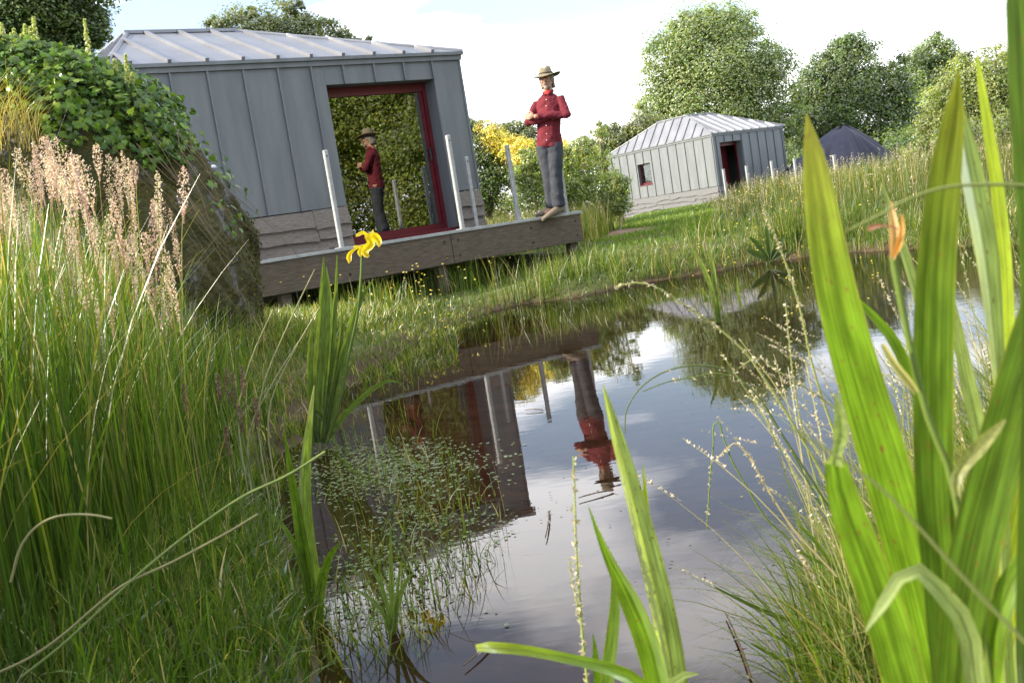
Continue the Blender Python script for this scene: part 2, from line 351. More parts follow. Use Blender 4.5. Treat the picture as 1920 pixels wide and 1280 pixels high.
# ------------------------------------------------------------------ terrain and pond
POND = np.array([(-.30, 1.45), (-.55, 1.95), (-.66, 2.5), (-.80, 3.0), (-1.0, 3.7), (-1.15, 4.6), (-1.28, 5.9), (-1.15, 7.2), (-1.0, 8.5), (-.85, 9.8),
                 (-.42, 11.2), (.1, 11.9), (.8, 11.55), (1.5, 12.2), (2.4, 12.3), (3.2, 12.4), (3.85, 12.1), (4.3, 10.9), (4.7, 9.2), (6.0, 8.1), (7.6, 7.0),
                 (6.6, 5.6), (4.2, 5.0), (2.5, 4.3), (1.7, 3.2), (1.15, 2.5), (.8, 2.05), (.55, 1.65), (.25, 1.35)])
def pond_sdf(x, y):
    x = np.asarray(x, float); y = np.asarray(y, float)
    d = np.full(x.shape, 1e9); inside = np.zeros(x.shape, bool); n = len(POND)
    for i in range(n):
        ax, ay = POND[i]; bx, by = POND[(i + 1) % n]
        ex, ey = bx - ax, by - ay
        t = np.clip(((x - ax) * ex + (y - ay) * ey) / (ex * ex + ey * ey), 0, 1)
        d = np.minimum(d, np.hypot(x - ax - t * ex, y - ay - t * ey))
        cond = ((ay > y) != (by > y)) & (x < (bx - ax) * (y - ay) / (by - ay + 1e-12) + ax)
        inside ^= cond
    return np.where(inside, -d, d)
def height(x, y):
    x = np.asarray(x, float); y = np.asarray(y, float)
    d = pond_sdf(x, y) + 0.09 * noise2(x * 2.1, y * 2.1) + 0.04 * noise2(x * 6.3 + 9, y * 6.3)
    z = np.where(d > 0, 0.45 * (1 - np.exp(-d / 0.95)), -0.30 * (1 - np.exp(d / 0.55)))
    far = np.clip((np.hypot(x, y) - 8) / 30, 0, 1)
    z = z + np.where(d > 0.15, np.minimum(d - 0.15, 1) * (0.035 * noise2(x * 1.3, y * 1.3) + far * 0.10 * noise2(x * 0.15 + 5, y * 0.15)), 0)
    z = z + 0.25 * np.exp(-(((x + 2.9) / 1.6) ** 2 + ((y - 7.2) / 2.0) ** 2)) * (d > 0)
    # hollow under the front of the deck
    u = (x + 0.1308) * 0.8156 + (y - 15.966) * 0.5786; v = (x + 0.1308) * 0.5786 - (y - 15.966) * 0.8156
    z = np.where(d > 0, np.maximum(z - 0.19 * np.exp(-((v - 1.9) / 1.1) ** 2) * np.clip((0.1 - u) / 1.2, 0, 1), np.minimum(z, 0.05)), z)
    # right-hand meadow stands a little higher
    z = z + 0.12 * np.clip((x - 4.5) / 5, 0, 1) * np.clip((y - 12.5) / 6, 0, 1) * np.clip((60 - y) / 30, 0, 1)
    return z
def lawnmask(x, y):
    """1 on the mown lawn between deck and second hut"""
    c = 1.2 + (y - 13.5) * 0.165
    return ((y > 13.2) & (y < 42) & (x > c - 0.1) & (x < 2.9 + (y - 13.0) * 0.19 + 0.3 * noise2(y * 0.8, y * 0)))

nr, na = 190, 300
rr = 0.35 * (600 / 0.35) ** (np.arange(nr) / (nr - 1))
# denser between 1 and 20 m
rr = np.concatenate([[0.0001], np.linspace(0.35, 16, 150), 16 * (600 / 16) ** (np.arange(1, 50) / 49)]); nr = len(rr)
th = np.linspace(0, 2 * np.pi, na, endpoint=False)
# angular refinement toward the view direction (+Y)
th = np.pi / 2 + np.sign(np.linspace(-1, 1, na, endpoint=False)) * np.pi * np.abs(np.linspace(-1, 1, na, endpoint=False)) ** 2.0
GX = rr[:, None] * np.cos(th)[None]; GY = rr[:, None] * np.sin(th)[None]
GZ = height(GX, GY)
dsd = pond_sdf(GX, GY)
soil = np.array([0.085, 0.055, 0.034]); turf = np.array([0.070, 0.085, 0.028]); mud = np.array([0.060, 0.044, 0.028])
k = np.clip(0.5 + 0.9 * noise2(GX * 0.9, GY * 0.9) + np.clip(dsd, 0, 1) * 0.7, 0, 1)[..., None]
gc = soil * (1 - k) + turf * k
gc = np.where((dsd < 0.10)[..., None], mud, gc)
kb = np.clip((-dsd - 0.12) / 0.35, 0, 1)[..., None]; gc = gc * (1 - kb) + np.array([0.135, 0.098, 0.075]) * kb
mul = np.clip(1.5 - (((GX - 2.0) / 0.9) ** 2 + ((GY - 18.8) / 1.6) ** 2), 0, 1)[..., None]
gc = gc * (1 - mul) + np.array([0.17, 0.115, 0.085]) * mul
acc = Acc()
i = np.arange(nr - 1)[:, None] * na; j = np.arange(na)[None, :]; kk = (j + 1) % na
q = np.stack([i + j, i + na + j, i + na + kk, i + kk], -1).reshape(-1, 4)
acc.add(np.stack([GX, GY, GZ], -1).reshape(-1, 3), q, gc.reshape(-1, 3))
props(acc.obj("ground", GROUND, smooth=True), "grassy bank and meadow ground around the pond", None, None, "structure")

acc = Acc()
gx = np.linspace(-2.2, 8.2, 40); gy = np.linspace(1.0, 13.2, 40); WX, WY = np.meshgrid(gx, gy)
ii = (np.arange(39)[:, None] * 40 + np.arange(39)[None]).ravel()
acc.add(np.stack([WX, WY, WX * 0], -1).reshape(-1, 3), np.stack([ii, ii + 1, ii + 41, ii + 40], -1), (0.1, 0.1, 0.1))
props(acc.obj("water", WATER, smooth=True), "still brown pond water mirroring sky, man and hut", None, None, "structure")

# ------------------------------------------------------------------ huts
HA = 0.617                                     # facade direction, both huts
H1 = Vector((-0.1308, 15.966, 0)); H2 = Vector((8.754, 41.02, 0))
def h1(u, v, z=0.0):
    return Vector((H1.x + u * math.cos(HA) + v * math.sin(HA), H1.y + u * math.sin(HA) - v * math.cos(HA), z))

def wavy_board(name, L, h, t, mat, parent, loc, ax, seed, amp=0.02):
    """horizontal board with a waney lower edge; ax = (along, outward) local vectors"""
    r = random.Random(seed); n = 9
    ph = [r.uniform(0, 6.28) for _ in range(3)]
    bm = bmesh.new(); al, ow = Vector(ax[0]), Vector(ax[1]); rings = []
    for i in range(n + 1):
        s = L * i / n
        lowz = -h + amp * (math.sin(s * 3.1 + ph[0]) + 0.6 * math.sin(s * 7.7 + ph[1]) + 0.35 * math.sin(s * 17 + ph[2]))
        p = al * s
        rings.append([bm.verts.new(p + ow * 0.004 + Vector((0, 0, 0))), bm.verts.new(p + ow * (t * 0.45)),
                      bm.verts.new(p + ow * (t + 0.030) + Vector((0, 0, lowz))), bm.verts.new(p + ow * 0.022 + Vector((0, 0, lowz + 0.004)))])
    for i in range(n):
        for k in range(4):
            bm.faces.new((rings[i][k], rings[i][(k + 1) % 4], rings[i + 1][(k + 1) % 4], rings[i + 1][k]))
    bm.faces.new(rings[0]); bm.faces.new(rings[-1][::-1])
    bmesh.ops.recalc_face_normals(bm, faces=bm.faces)
    me = bpy.data.meshes.new(name); bm.to_mesh(me); bm.free()
    return link(name, me, mat, parent, loc=loc)

def hut(name, origin, label, U0, U1, D, z0, zb, zt, plate, openings, seam_off, boardmat, s=0.4808):
    root = empty(name, origin, HA, label, "hut")
    # walls: name -> (start point, along, outward, length)
    W = {"front": (Vector((U0, 0, 0)), Vector((1, 0, 0)), Vector((0, -1, 0)), U1 - U0),
         "right": (Vector((U1, 0, 0)), Vector((0, 1, 0)), Vector((1, 0, 0)), D),
         "back": (Vector((U1, D, 0)), Vector((-1, 0, 0)), Vector((0, 1, 0)), U1 - U0),
         "left": (Vector((U0, D, 0)), Vector((0, -1, 0)), Vector((-1, 0, 0)), D)}
    def wbox(nm, w, s0, s1, za, zb_, o0, o1, mat, par=None, bevel=0.0):
        P, al, ow, L = W[w]
        a = P + al * s0 + ow * o0; b_ = P + al * s1 + ow * o1
        lo = [min(a[i], b_[i]) for i in range(2)] + [za]; hi = [max(a[i], b_[i]) for i in range(2)] + [zb_]
        return boxo(nm, lo, hi, mat, par or root, bevel)
    for w in W:
        P, al, ow, L = W[w]
        ops = openings.get(w, [])
        seams = [x for x in np.arange(seam_off.get(w, 0.3), L - 0.03, s)]
        cuts = sorted(set([0.0, L] + seams + [o[k] for o in ops for k in (0, 1)]))
        inner = 0.03 if w in ("front", "back") else 0.0
        for a, b_ in zip(cuts[:-1], cuts[1:]):
            if b_ - a < 0.004: continue
            mid = (a + b_) / 2; o = [o for o in ops if o[0] < mid < o[1]]
            aa, bb = a + 0.0015 + (0.031 if (w in ("left", "right") and a == 0) else 0), b_ - 0.0015 - (0.031 if (w in ("left", "right") and b_ == L) else 0)
            rng_ = [(zb, zt)] if not o else [(o[0][3], zt)] + ([(zb, o[0][2])] if o[0][2] > zb + 0.05 else [])
            for (za, zz) in rng_: wbox("wall_panel", w, aa, bb, za, zz, -0.03, 0.0, ZINC)
        for x in seams:
            o = [o for o in ops if o[0] - 0.01 < x < o[1] + 0.01]
            rng_ = [(zb - 0.004, zt - 0.003)] if not o else [(o[0][3] + 0.004, zt - 0.003)] + ([(zb - 0.004, o[0][2] - 0.004)] if o[0][2] > zb + 0.05 else [])
            for (za, zz) in rng_: wbox("wall_seam", w, x - 0.013, x + 0.013, za, zz, -0.012, 0.033, ZINC)
        wbox("corner_trim", w, -0.014, 0.034, zb - 0.006, zt - 0.002, -0.016, 0.016, ZINC)
        wbox("eaves_band", w, 0.04 if w in ("left", "right") else -0.036, L - 0.04 if w in ("left", "right") else L + 0.036, zt + 0.002, zt + 0.10, -0.10, 0.034, ZINC)
        # timber boards under the zinc
        rows = int(math.ceil((zb - z0) / 0.185)); r = random.Random(hash(w) % 7 + 3 if False else len(w) * 5 + int(D * 10))
        for k in range(rows):
            ztop = zb - 0.012 - k * 0.185 + (0.0 if k == 0 else 0.02)
            x = 0.0
            while x < L - 0.01:
                ln = min(r.uniform(1.1, 2.6), L - x)
                if L - x - ln < 0.4: ln = L - x
                segs = [(x, x + ln)]
                for o in ops:
                    if o[2] < ztop - 0.19 or o[2] < zb - 0.05:
                        ns = []
                        for (p, q_) in segs:
                            if q_ <= o[0] or p >= o[1]: ns.append((p, q_)); continue
                            if p < o[0]: ns.append((p, o[0]))
                            if q_ > o[1]: ns.append((o[1], q_))
                        segs = ns
                for (p, q_) in segs:
                    if q_ - p < 0.05: continue
                    wavy_board("board", q_ - p - 0.006, 0.225, 0.03 + r.uniform(0, 0.008), boardmat, root,
                               P + al * (p + 0.003) + Vector((0, 0, ztop + r.uniform(-0.008, 0.008))), (al, ow), r.random(), r.uniform(0.014, 0.040))
                x += ln
        # opening: reveals, frame, pane
        for (a, b_, za, zz, kind) in ops:
            dp = 0.26 if kind != "window" else 0.14
            wbox("reveal", w, a - 0.03, a + 0.002, za, zz + 0.03, -dp - 0.08, -0.002, ZINC); wbox("reveal", w, b_ - 0.002, b_ + 0.03, za, zz + 0.03, -dp - 0.08, -0.002, ZINC)
            wbox("reveal", w, a + 0.003, b_ - 0.003, zz - 0.002, zz + 0.028, -dp - 0.08, -0.002, ZINC)
            fr_ = empty("window" if kind == "window" else "door"); fr_.parent = root
            fw = 0.06 if kind == "door" else 0.05
            wbox("stile", w, a + 0.004, a + fw, za + 0.004, zz - 0.004, -dp - 0.06, -dp, RED, fr_); wbox("stile", w, b_ - fw, b_ - 0.004, za + 0.004, zz - 0.004, -dp - 0.06, -dp, RED, fr_)
            th_ = fw if kind == "window" else 0.13
            wbox("rail", w, a + fw + 0.002, b_ - fw - 0.002, zz - th_, zz - 0.004, -dp - 0.058, -dp - 0.002, RED, fr_)
            wbox("rail", w, a + fw + 0.002, b_ - fw - 0.002, za + 0.004, za + fw + 0.03, -dp - 0.058, -dp - 0.002, RED, fr_)
            if kind == "door":
                xs = b_ - fw
                wbox("stile", w, xs - 0.062, xs - 0.004, za + fw + 0.034, zz - 0.134, -dp - 0.075, -dp - 0.030, RED, fr_)
                wbox("handle", w, xs - 0.045, xs - 0.02, za + 1.0, za + 1.2, -dp - 0.028, -dp + 0.022, DARK, fr_, 0.006)
                wbox("threshold", w, a + 0.004, b_ - 0.004, za - 0.04, za + 0.001, -dp - 0.06, -0.01, RED, fr_)
                wbox("glass_pane", w, a + fw + 0.003, xs - 0.066, za + fw + 0.034, zz - 0.134, -dp - 0.046, -dp - 0.036, GLASS, fr_)
            elif kind == "open":
                wbox("door_leaf", w, a + (b_ - a) * 0.52, b_ - fw - 0.004, za + fw + 0.034, zz - fw - 0.004, -dp - 0.55, -dp - 0.51, RED, fr_)
                wbox("threshold", w, a + 0.004, b_ - 0.004, za - 0.04, za + 0.001, -dp - 0.06, -0.01, RED, fr_)
            else:
                wbox("sill", w, a - 0.01, b_ + 0.01, za - 0.03, za + 0.003, -dp, 0.03, RED, fr_)
                wbox("glass_pane", w, a + fw + 0.003, b_ - fw - 0.003, za + fw + 0.034, zz - fw - 0.004, -dp - 0.04, -dp - 0.03, CLEAR, fr_)
    # room inside: floor, ceiling and lining so the glass looks into a real dark room
    boxo("floor", (U0 + 0.06, 0.40, z0 + 0.30), (U1 - 0.06, D - 0.06, z0 + 0.36), ROOM, root)
    boxo("ceiling", (U0 + 0.06, 0.10, zt - 0.06), (U1 - 0.06, D - 0.06, zt - 0.01), ROOM, root)
    boxo("back_lining", (U0 + 0.06, D - 0.16, z0 + 0.37), (U1 - 0.06, D - 0.10, zt - 0.07), ROOM, root)
    # truncated hip roof
    roof = empty("roof"); roof.parent = root
    e = 0.055; ez = zt + 0.105
    E = [Vector((U0 - e, -e, ez)), Vector((U1 + e, -e, ez)), Vector((U1 + e, D + e, ez)), Vector((U0 - e, D + e, ez))]
    pu0, pu1, py0, py1, pz = plate
    T = [Vector((pu0, py0, pz)), Vector((pu1, py0, pz)), Vector((pu1, py1, pz)), Vector((pu0, py1, pz))]
    base = bmesh.new()
    ev = [base.verts.new(p + Vector((0, 0, -0.02))) for p in E]; tv = [base.verts.new(p + Vector((0, 0, -0.02))) for p in T]
    base.faces.new(ev[::-1]); base.faces.new(tv)
    for k in range(4): base.faces.new((ev[k], ev[(k + 1) % 4], tv[(k + 1) % 4], tv[k]))
    me = bpy.data.meshes.new("roof_deck"); base.to_mesh(me); base.free(); link("roof_deck", me, ZINCR, roof)
    for k in range(4):
        e0, e1, t0, t1 = E[k], E[(k + 1) % 4], T[k], T[(k + 1) % 4]
        al = (e1 - e0).normalized(); L = (e1 - e0).length
        a0 = (t0 - e0).dot(al); a1 = (t1 - e0).dot(al)
        up = (t0 - e0) - al * a0                      # upslope vector
        nrm = al.cross(up).normalized()
        if nrm.z < 0: nrm = -nrm
        def tmax(x):
            t = 1.0
            if a0 > 0 and x < a0: t = min(t, x / a0)
            if a1 < L and x > a1: t = min(t, (L - x) / (L - a1))
            return max(t, 0.0)
        xs = [x for x in np.arange(0.30, L - 0.1, s)]
        br = sorted(set([0.0, L] + xs)); 
        for x0, x1 in zip(br[:-1], br[1:]):
            g = 0.004; xa, xb = x0 + g, x1 - g
            mids = sorted([xa, xb] + [x for x in (a0, a1) if xa < x < xb])
            poly = [e0 + al * xa, e0 + al * xb] + [e0 + al * x + up * (tmax(x) * 0.995) for x in mids[::-1]]
            pp = []
            for p in poly:
                if not pp or (p - pp[-1]).length > 1e-3: pp.append(p)
            if (pp[0] - pp[-1]).length < 1e-3: pp.pop()
            if len(pp) >= 3: prism("roof_panel", pp, nrm * 0.012, ZINCR, roof)
        for x in xs:
            t = tmax(x)
            if t < 0.06: continue
            p0 = e0 + al * x - up.normalized() * 0.012; p1 = e0 + al * x + up * (t * 0.985)
            w_ = al * 0.024
            prism("roof_seam", [p0 - w_, p0 + w_, p1 + w_, p1 - w_], nrm * 0.055, ZINCR, roof)
        ac = Acc(); tube(ac, [e0 + nrm * 0.015, (e0 + t0) / 2 + nrm * 0.012, t0 + nrm * 0.012], 0.035, 6); ac.obj("hip_cap", ZINCR, roof)
        gut = ac
        prism("eaves_trim", [e0 + Vector((0, 0, -0.035)), e1 + Vector((0, 0, -0.035)), e1 + Vector((0, 0, 0.008)), e0 + Vector((0, 0, 0.008))], -Vector((al.y, -al.x, 0)) * -0.012, ZINC, roof)
    boxo("top_plate", (pu0 - 0.05, py0 - 0.05, pz + 0.004), (pu1 + 0.05, py1 + 0.05, pz + 0.05), ZINCR, roof)
    return root

near_hut = hut("zinc_hut", H1, "large grey zinc hut behind the deck, its red framed glass door mirroring a man", -5.05, 0.0, 5.2, 0.42, 1.497, 3.378,
               (-4.08, -2.52, 2.0, 3.3, 4.31), {"front": [(2.83, 4.57, 0.985, 3.13, "door")]}, {"front": 5.05 - 0.4876 - 9 * 0.4808, "right": 0.3, "back": 0.3, "left": 0.3}, TIMBER)
far_hut = hut("zinc_hut", H2, "small distant grey zinc hut with one little red window and an open doorway", 0.0, 4.12, 6.05, 0.40, 1.10, 2.98,
              (0.6, 1.95, 1.75, 3.35, 4.02), {"front": [(0.36, 1.58, 0.72, 2.72, "open")], "left": [(6.05 - 4.3, 6.05 - 3.55, 1.62, 2.48, "window")]},
              {"front": 0.18, "right": 0.3, "back": 0.3, "left": 0.23}, TIMBER_PALE)

# ------------------------------------------------------------------ deck of the near hut
VD, ZD = 2.0, 0.93
deck = empty("timber_deck", H1, HA, "grey timber deck with bare metal posts jutting out in front of the near hut", "deck")
nb = 14
for k in range(nb):
    y0 = -VD + 0.02 + k * (VD - 0.10) / nb; y1 = y0 + (VD - 0.10) / nb - 0.006
    boxo("deck_board", (-6.9, y0, ZD - 0.032), (0.17 - random.uniform(0, 0.006), y1, ZD - random.uniform(0, 0.002)), TIMBER, deck, 0.003)
for x0, x1 in ((-6.9, -4.803), (-4.797, -1.953), (-1.947, 0.16)):
    boxo("front_beam", (x0, -VD - 0.03, ZD - 0.40), (x1, -VD + 0.015, ZD - 0.036), BEAM, deck, 0.005)
for u in (-6.3, -4.9, -4.70, -3.4, -2.05, -1.85, -0.7, 0.06):
    for z in (ZD - 0.12, ZD - 0.31):
        ac = Acc(); tube(ac, [(u, -VD - 0.038, z), (u, -VD - 0.028, z)], [0.013, 0.013], 8); tube(ac, [(u, -VD - 0.0385, z), (u, -VD - 0.037, z)], [0.0005, 0.013], 8); ac.obj("beam_bolt", DARK, deck)
boxo("end_beam", (0.11, -VD + 0.018, ZD - 0.40), (0.158, -0.02, ZD - 0.036), BEAM, deck, 0.004)
boxo("edge_strip", (-6.9, -VD - 0.045, ZD - 0.034), (0.185, -VD + 0.017, ZD + 0.004), GALV, deck, 0.003)
for u in (0.04, -2.1, -4.2, -6.3):
    boxo("support", (u - 0.06, -VD + 0.03, 0.05), (u + 0.06, -VD + 0.15, ZD - 0.41), BEAM, deck)
for (u, y, hh, wdt) in ((-3.38, -1.9, 1.14, 0.050), (-1.67, -1.9, 1.18, 0.052), (-0.28, -0.2, 1.03, 0.05), (0.0, -0.85, 1.08, 0.055), (0.04, -1.9, 1.0, 0.055), (-5.2, -1.9, 1.15, 0.055)):
    p = boxo("post", (u - wdt / 2, y - wdt / 2, ZD + 0.002), (u + wdt / 2, y + wdt / 2, ZD + hh), GALV, deck, 0.008)
    ac = Acc(); tube(ac, [(u, y - wdt / 2 - 0.004, ZD + hh - 0.07), (u, y - wdt / 2 + 0.01, ZD + hh - 0.07)], [0.011, 0.011], 8)
    box(ac, (u - 0.006, y - wdt / 2 - 0.005, ZD + hh - 0.076), (u + 0.006, y - wdt / 2 - 0.003, ZD + hh - 0.064)); ac.obj("bolt", DARK, p)
    boxo("foot_plate", (u - 0.06, y - 0.06, ZD + 0.0045), (u + 0.06, y + 0.06, ZD + 0.011), GALV, p)

# ------------------------------------------------------------------ trees and shrubs
def blob(px, py, Y, r): 
    p = at(px, py, Y); return (p[0], p[1], p[2], r / F * Y)
def crown(acc, blobs, n, size, pal, clump=60, depth=1.0, hue=0.08, up=0.35, fill=0.42):
    n = int(n * 3.2); size = size * 0.58
    B = np.array(blobs); w = B[:, 3] ** 2; w = w / w.sum()
    nc = max(8, int(n / clump / 1.5))
    ib = rng.choice(len(B), nc, p=w)
    d = rng.normal(size=(nc, 3)); d /= np.linalg.norm(d, axis=1, keepdims=True)
    rad = rng.uniform(0.18, 1.25, nc) ** fill
    cc = B[ib, :3] + d * (rad * B[ib, 3])[:, None] * np.array([1, depth, 1])
    cr = B[ib, 3] * rng.uniform(0.15, 0.42, nc)
    ccol = mixc(pal, nc, s=0.22)
    k = rng.integers(0, nc, n)
    P = cc[k] + rng.normal(size=(n, 3)) * (cr[k] * 0.62)[:, None] * np.array([1.1, 1.1, 0.75])
    o1 = (P - B[ib[k], :3]); o1 /= np.linalg.norm(o1, axis=1, keepdims=True) + 1e-6; o2 = P - cc[k]; o2 /= np.linalg.norm(o2, axis=1, keepdims=True) + 1e-6; out = 0.55 * o1 + 0.75 * o2
    col = np.clip(ccol[k] * np.exp(rng.normal(0, 0.16, (n, 1))) * (1 + rng.normal(0, hue, (n, 3))), 0.004, 0.9)
    leafquads(acc, P, size * rng.uniform(0.65, 1.35, n), col, up, 0.62, nrm=out * 1.0)
    return cc
def limbs(acc, base, cc, r, nl=9, c=(0.3, 0.3, 0.3), split=0.35):
    base = np.array(base, float); top = cc.mean(0); H = top[2] - base[2]
    fork = base + (top - base) * split; fork[2] = base[2] + H * split
    tr = np.array([base + (fork - base) * t + np.array([math.sin(t * 5) * r * 0.4, 0, 0]) for t in np.linspace(0, 1, 6)])
    tube(acc, tr, np.linspace(r * 1.25, r * 0.8, 6), 8, c)
    for k in rng.choice(len(cc), min(nl, len(cc)), replace=False):
        e = cc[k]; m = fork * 0.55 + e * 0.45 + np.array([0, 0, 0.15 * H * rng.uniform(-.2, 1)])
        t = np.linspace(0, 1, 7)[:, None]
        tube(acc, fork * (1 - t) ** 2 + m * 2 * t * (1 - t) + e * t ** 2, np.linspace(r * 0.6, r * 0.08, 7), 5, c)
def tree(name, label, cat, Y, px_blobs, n, size, pal, base_px=None, r=0.16, group=None, depth=1.0, clump=60, nl=9, blossom=None, blobs=None, bark=None, base=None, up=0.35, ground_z=None):
    B = blobs or [blob(a, b_, Y + rng.uniform(-.3, .3) * 0, rr_) for a, b_, rr_ in px_blobs]
    m = np.array(B)[:, :3].mean(0)
    if base is None:
        if base_px: m[0] = at(base_px, 400, Y)[0]
        base = (m[0], m[1], float(height(m[0], m[1])) - 0.05)
    root = empty(name, base, 0, label, cat, group)
    inv = Matrix.Translation(Vector(base)).inverted()
    ac = Acc(); cc = crown(ac, B, n, size, pal, clump, depth, up=up)
    o = ac.obj("crown", LEAF, root); o.matrix_parent_inverse = inv
    ac = Acc(); limbs(ac, base, cc, r, nl)
    o = ac.obj("trunk", bark or BARK, root, True); o.matrix_parent_inverse = inv
    if blossom:
        ac = Acc(); bb, nb_, sz, pl = blossom
        crown(ac, [blob(a, b_, Y - 0.4, rr_) for a, b_, rr_ in bb] if len(bb[0]) == 3 else bb, nb_, sz, pl, 25, depth, 0.03)
        o = ac.obj("blossom", PETAL, root); o.matrix_parent_inverse = inv
    return root
G_ASH = [(0.20, 0.255, 0.075), (0.165, 0.22, 0.06), (0.235, 0.28, 0.085), (0.14, 0.19, 0.052)]
G_DARK = [(0.09, 0.14, 0.032), (0.115, 0.165, 0.036), (0.14, 0.19, 0.042), (0.07, 0.11, 0.026)]
G_PALE = [(0.19, 0.225, 0.055), (0.22, 0.25, 0.065), (0.15, 0.19, 0.042)]
G_YEL = [(0.13, 0.155, 0.035), (0.16, 0.18, 0.04), (0.10, 0.125, 0.028)]
tree("ash_tree", "tall pale green round crowned tree right behind the small distant hut", "tree", 52,
     [(1335, 115, 95), (1262, 115, 55), (1425, 165, 68), (1238, 185, 45), (1330, 205, 105), (1462, 225, 42), (1285, 70, 38), (1375, 62, 48), (1330, 45, 30), (1440, 115, 38), (1260, 235, 50), (1400, 250, 60)],
     34000, 0.21, G_ASH, 1345, 0.30, nl=16)
tree("oak_tree", "broad dark green tree behind the black tarpaulin heap", "tree", 57,
     [(1600, 120, 50), (1555, 175, 62), (1655, 170, 52), (1610, 215, 85), (1525, 225, 45), (1690, 235, 45), (1555, 130, 34), (1585, 95, 28), (1500, 260, 40), (1680, 130, 26)],
     26000, 0.22, G_DARK, 1610, 0.30, nl=14)
tree("oak_tree", "smaller dark tree seen between the broad dark tree and the pale bushes", "tree", 68,
     [(1748, 100, 36), (1722, 140, 42), (1780, 130, 34), (1740, 195, 62), (1800, 170, 35)], 12000, 0.24, G_DARK, 1740, 0.22)
tree("willow_bush", "big pale yellow-green bush at the right edge of the meadow", "bush", 30,
     [(1850, 150, 62), (1905, 130, 50), (1785, 195, 48), (1860, 220, 80), (1930, 210, 70), (1765, 245, 40), (1820, 130, 30), (1980, 150, 70)], 22000, 0.125, G_PALE, 1850, 0.10, nl=12)
tree("willow_bush", "low pale bush in front of the big yellow-green bush at the meadow edge", "bush", 26,
     [(1735, 285, 30), (1790, 270, 40), (1850, 275, 48), (1910, 265, 50), (1700, 295, 18)], 9000, 0.10, G_PALE, 1810, 0.05)
tree("hawthorn_bush", "dark bush filling the gap beside the tarpaulin heap below the trees", "bush", 62,
     [(1500, 285, 35), (1560, 285, 45), (1640, 280, 45), (1710, 270, 45), (1760, 265, 40)], 9000, 0.24, G_DARK, 1620, 0.1)
tree("oak_tree", "dark tree overhanging the far end of the near hut roof beyond the ivy", "tree", 25,
     [(60, 30, 70), (150, 50, 45), (25, -20, 105), (115, 35, 62), (0, 60, 80), (175, 55, 34), (60, -120, 120), (150, -50, 70), (-90, 20, 110), (190, 75, 20), (100, 95, 50)], 34000, 0.135, G_DARK, -120, 0.28, nl=6)
tree("hawthorn_tree", "low feathery tree top showing above the near hut roof", "tree", 28,
     [(450, 62, 40), (530, 48, 46), (598, 66, 36), (648, 78, 22), (408, 52, 22), (545, 95, 60), (685, 82, 14), (470, 30, 18), (560, 22, 18)], 9500, 0.115, G_YEL, 530, 0.14)
tree("hawthorn_bush", "round bush beside the left end of the small distant hut", "bush", 47,
     [(1150, 262, 34), (1205, 255, 38), (1105, 290, 32), (1250, 250, 30), (1160, 300, 40)], 9000, 0.19, G_YEL, 1160, 0.08)
Ywl = [(0.78, 0.62, 0.05), (0.70, 0.55, 0.03), (0.82, 0.70, 0.10)]
tree("broom_bush", "broom bush covered in yellow flowers next to the near hut corner", "bush", 26,
     [(905, 275, 42), (945, 300, 45), (900, 330, 50), (895, 365, 40), (950, 340, 45), (880, 250, 22)], 9000, 0.095, G_DARK, 915, 0.05, blossom=([(925, 262, 26), (950, 282, 26), (910, 245, 18)], 2600, 0.075, Ywl))
tree("broom_bush", "broom bush with yellow flowers seen behind the man's legs", "bush", 25,
     [(1000, 310, 40), (1040, 320, 38), (1080, 320, 32), (1010, 350, 45), (1060, 360, 40)], 8000, 0.095, G_DARK, 1030, 0.05, blossom=([(985, 285, 26), (1045, 282, 26), (1020, 300, 24), (1075, 292, 22), (1098, 305, 14), (965, 275, 18)], 3200, 0.075, Ywl))
tree("hawthorn_bush", "olive green bush top behind the yellow broom", "bush", 33,
     [(955, 250, 22), (985, 258, 26), (930, 262, 22), (1000, 280, 35), (880, 240, 18)], 4500, 0.13, G_YEL, 965, 0.06)
